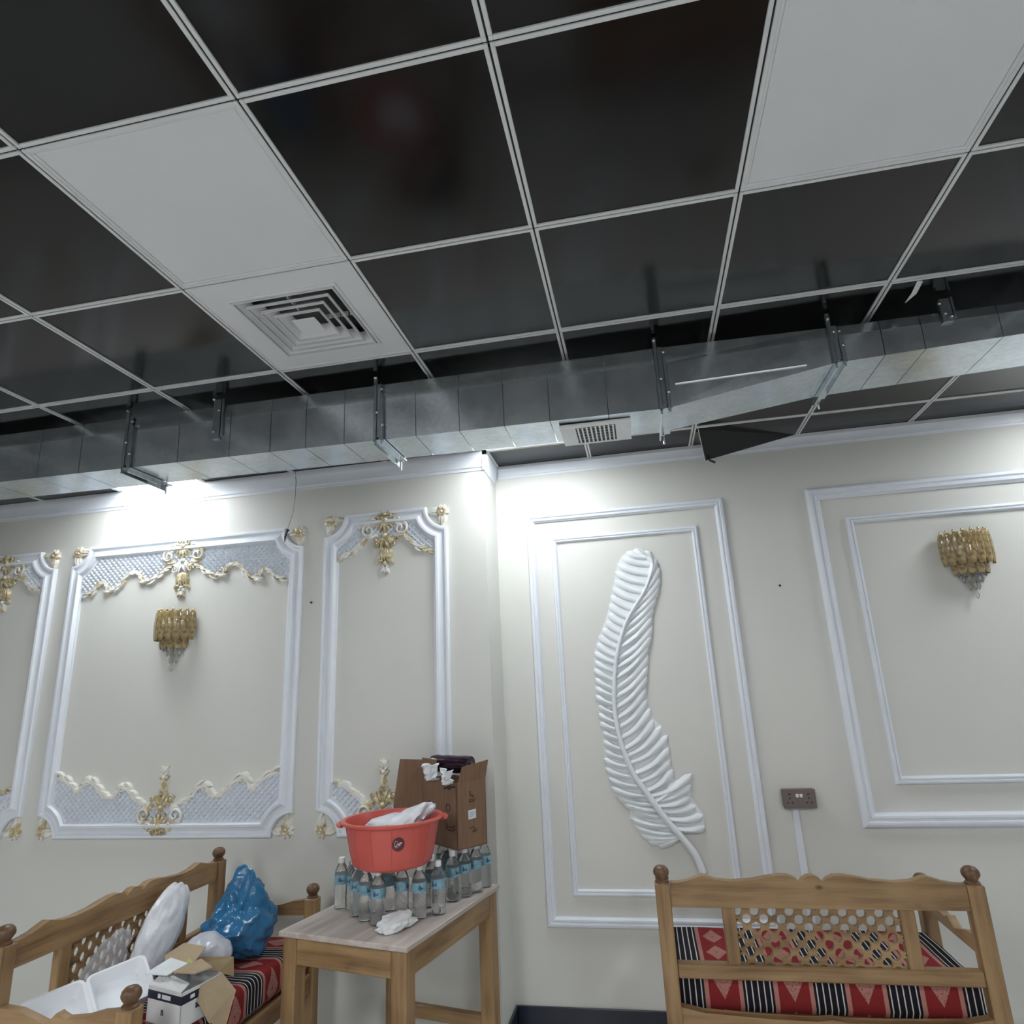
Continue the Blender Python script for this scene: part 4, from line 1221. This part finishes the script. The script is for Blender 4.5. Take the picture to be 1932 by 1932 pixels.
def tray(cx):
    mb = MB(); hx_, hy_ = Lx/4-.002, Ly/2
    rings = [rrect(cx, 0, hx_-.022, hy_-.022, .018, -.045), rrect(cx, 0, hx_-.006, hy_-.006, .022, -.004), rrect(cx, 0, hx_, hy_, .024, 0), rrect(cx, 0, hx_, hy_, .024, .004),
             rrect(cx, 0, hx_-.009, hy_-.009, .020, .004), rrect(cx, 0, hx_-.012, hy_-.012, .020, -.002), rrect(cx, 0, hx_-.026, hy_-.026, .016, -.040)]
    n = len(rings[0]); vs_ = [p for r in rings for p in r]
    fs = [(i*n+k, i*n+(k+1) % n, (i+1)*n+(k+1) % n, (i+1)*n+k) for i in range(len(rings)-1) for k in range(n)]
    fs += [tuple(range(n-1, -1, -1)), tuple(range((len(rings)-1)*n, len(rings)*n))]
    return mb.add(vs_, fs)
tray(-Lx/4).obj('tray', M['foam'], T, smooth=40); tray(Lx/4).obj('lid', M['foam'], T, smooth=40)
MB().bbox(-.004, .004, -Ly/2+.02, Ly/2-.02, -.003, .002, .001).obj('hinge', M['foam'], T)
# bags
tag(blob('plastic_bag', M['bagb'], (-1.060, 1.895, ST+.128), (.145, .185, .150), 12.4, .14, 1.3, 5, ridge=.34, flatten=-.122,
         shape=lambda q, p: Vector((q.x*(1-.40*max(0, p.z)), q.y*(1-.35*max(0, p.z)), q.z*1.0+(.075*math.exp(-((p.y+.02)/.20)**2)*max(0, p.z)**2)-.05*max(0, -p.y)*max(0, p.z)))), 'crumpled translucent blue plastic bag on the left bench', 'bag')
tag(blob('plastic_bag', M['bagw'], (-1.275, 1.650, ST+.168), (.050, .140, .142), 4.4, .10, 1.2, 5, ridge=.12,
         shape=lambda q, p: Vector((q.x-.045*q.z/.15, q.y+.120*q.z/.15, q.z+.02*q.y/.125))), 'slanting white plastic bag leaning on the bench back', 'bag')
tag(blob('plastic_bag', M['bagw2'], (-1.030, 1.605, ST+.090), (.100, .105, .088), 21.7, .10, 1.1, 5, ridge=.10, flatten=-.084), 'cloudy white plastic bag in front of the blue bag', 'bag')
tag(blob('plastic_bag', M['bagc'], (-1.318, 1.395, ST+.112), (.030, .128, .094), 31.2, .16, 1.6, 5, ridge=.30, flatten=-.094,
         shape=lambda q, p: Vector((q.x, q.y, q.z+.06*p.y))), 'clear crinkled plastic wrap along the bench back', 'plastic wrap')
M['label_b'] = basic('navy_tie', (.02, .04, .20), .3)
# white printed carton with torn flaps
M['wcard'] = basic('white_card', (.66, .67, .67), .55, var=.04)
M['tan'] = basic('tan_card', (.40, .31, .20), .75, var=.08, scale=14)
M['kraft'] = basic('brown_card', (.24, .17, .085), .75, var=.12, scale=14)
M['navy'] = basic('navy_print', (.012, .012, .035), .45)
T = thing('white_carton', 'white printed carton with navy band and torn flaps on the bench', 'box', (-.845, 1.225, ST+.012))
vA = Vector((-.96, .28, 0)); vB = Vector((.20, .98, 0)); LA2, LB2, HT = .176, .175, .108
slab(MB(), (0,0,0), vA, Z3, LA2, HT, .003, -vB).obj('side_panel', M['wcard'], T)
slab(MB(), (0,0,0), vB, Z3, LB2, HT, .003, -vA).obj('side_panel', M['wcard'], T)
slab(MB(), vB*LB2, vA, Z3, LA2, HT, .003, vB).obj('side_panel', M['wcard'], T)
slab(MB(), vA*LA2, vB, Z3, LB2, HT, .003, vA).obj('side_panel', M['wcard'], T)
slab(MB(), Z3*.003, vA, vB, LA2, LB2, .003, Z3).obj('bottom_panel', M['wcard'], T)
def strip(name, o, u, z0, z1, a, b_, nrm, mat):
    return slab(MB(), Vector(o)+u*a+Z3*z0+Vector(nrm)*.0008, u, Z3, b_-a, z1-z0, .0006, nrm).obj(name, mat, T)
strip('navy_band', (0,0,0), vA, .072, .098, 0, LA2, -vB, M['navy'])
bd = strip('navy_band', (0,0,0), vB, .072, .098, 0, .075, -vA, M['navy'])
strip('band_text', (0,0,0), vA, .079, .092, .055, .100, -vB*2, M['led_rim']); strip('band_text', (0,0,0), vA, .079, .092, .108, .122, -vB*2, M['led_rim'])
strip('band_text', (0,0,0), vB, .080, .091, .036, .054, -vA*2, M['paper'])
# the letter n and an arrow mark below the band
strokes(T, (0,0,0), vA, [[(.098,.030),(.098,.046)], [(.098,.043),(.094,.046),(.090,.043),(.090,.030)]], .0018, 'letter_print', M['navy'], -vB)
strokes(T, (0,0,0), vB, [[(.062,.058),(.068,.048),(.076,.044)], [(.068,.048),(.062,.044)]], .003, 'arrow_print', M['navy'], -vA)
quad('flap', [vB*.075+Z3*.104, vB*LB2+Z3*HT, Vector((.085, .185, .050)), Vector((.075, .150, -.05)), Vector((.050, .085, -.01)), Vector((.022, .060, .060))], .003, (-.9, .3, .3), M['tan'])
quad('flap', [vB*LB2+vA*.02+Z3*HT, vB*LB2+vA*.17+Z3*HT, Vector((-.115, .245, .130)), Vector((.020, .260, .128)), Vector((.055, .215, .08))], .003, (0, -1, .5), M['kraft'])
quad('flap', [vA*.005+Z3*HT, vA*LA2+Z3*HT, vA*LA2+Z3*(HT+.02)+vB*.06, vA*.03+Z3*(HT+.004)+vB*.055], .003, (0, 0, 1), M['wcard'])
for k, (P, mt, lb) in enumerate((
        ([(-.945,1.300,.733),(-.850,1.290,.735),(-.815,1.340,.738),(-.900,1.395,.742)], 'tan', 'flat tan card scrap on top of the white carton'),
        ([(-1.035,1.385,.715),(-.930,1.390,.725),(-.925,1.455,.760),(-1.03,1.47,.765),(-1.08,1.43,.735)], 'tan', 'bent tan card scrap behind the white carton'),
        ([(-1.055,1.300,.725),(-.955,1.290,.728),(-.935,1.370,.735),(-1.03,1.40,.740)], 'paper', 'creased white paper sheet on the white carton'),
        ([(-.965,1.385,.728),(-.900,1.345,.722),(-.890,1.362,.728),(-.955,1.405,.738)], 'lime', 'narrow yellow green strip among the card scraps'))):
    if mt == 'lime' and 'lime' not in M: M['lime'] = basic('lime_card', (.42, .42, .14), .6)
    q = quad('card_scrap' if mt != 'paper' else 'paper_sheet', P, .004, (0, 0, 1), M[mt], None)
    tag(q, lb, 'card scrap' if mt != 'paper' else 'paper', 'torn packaging on the left bench')
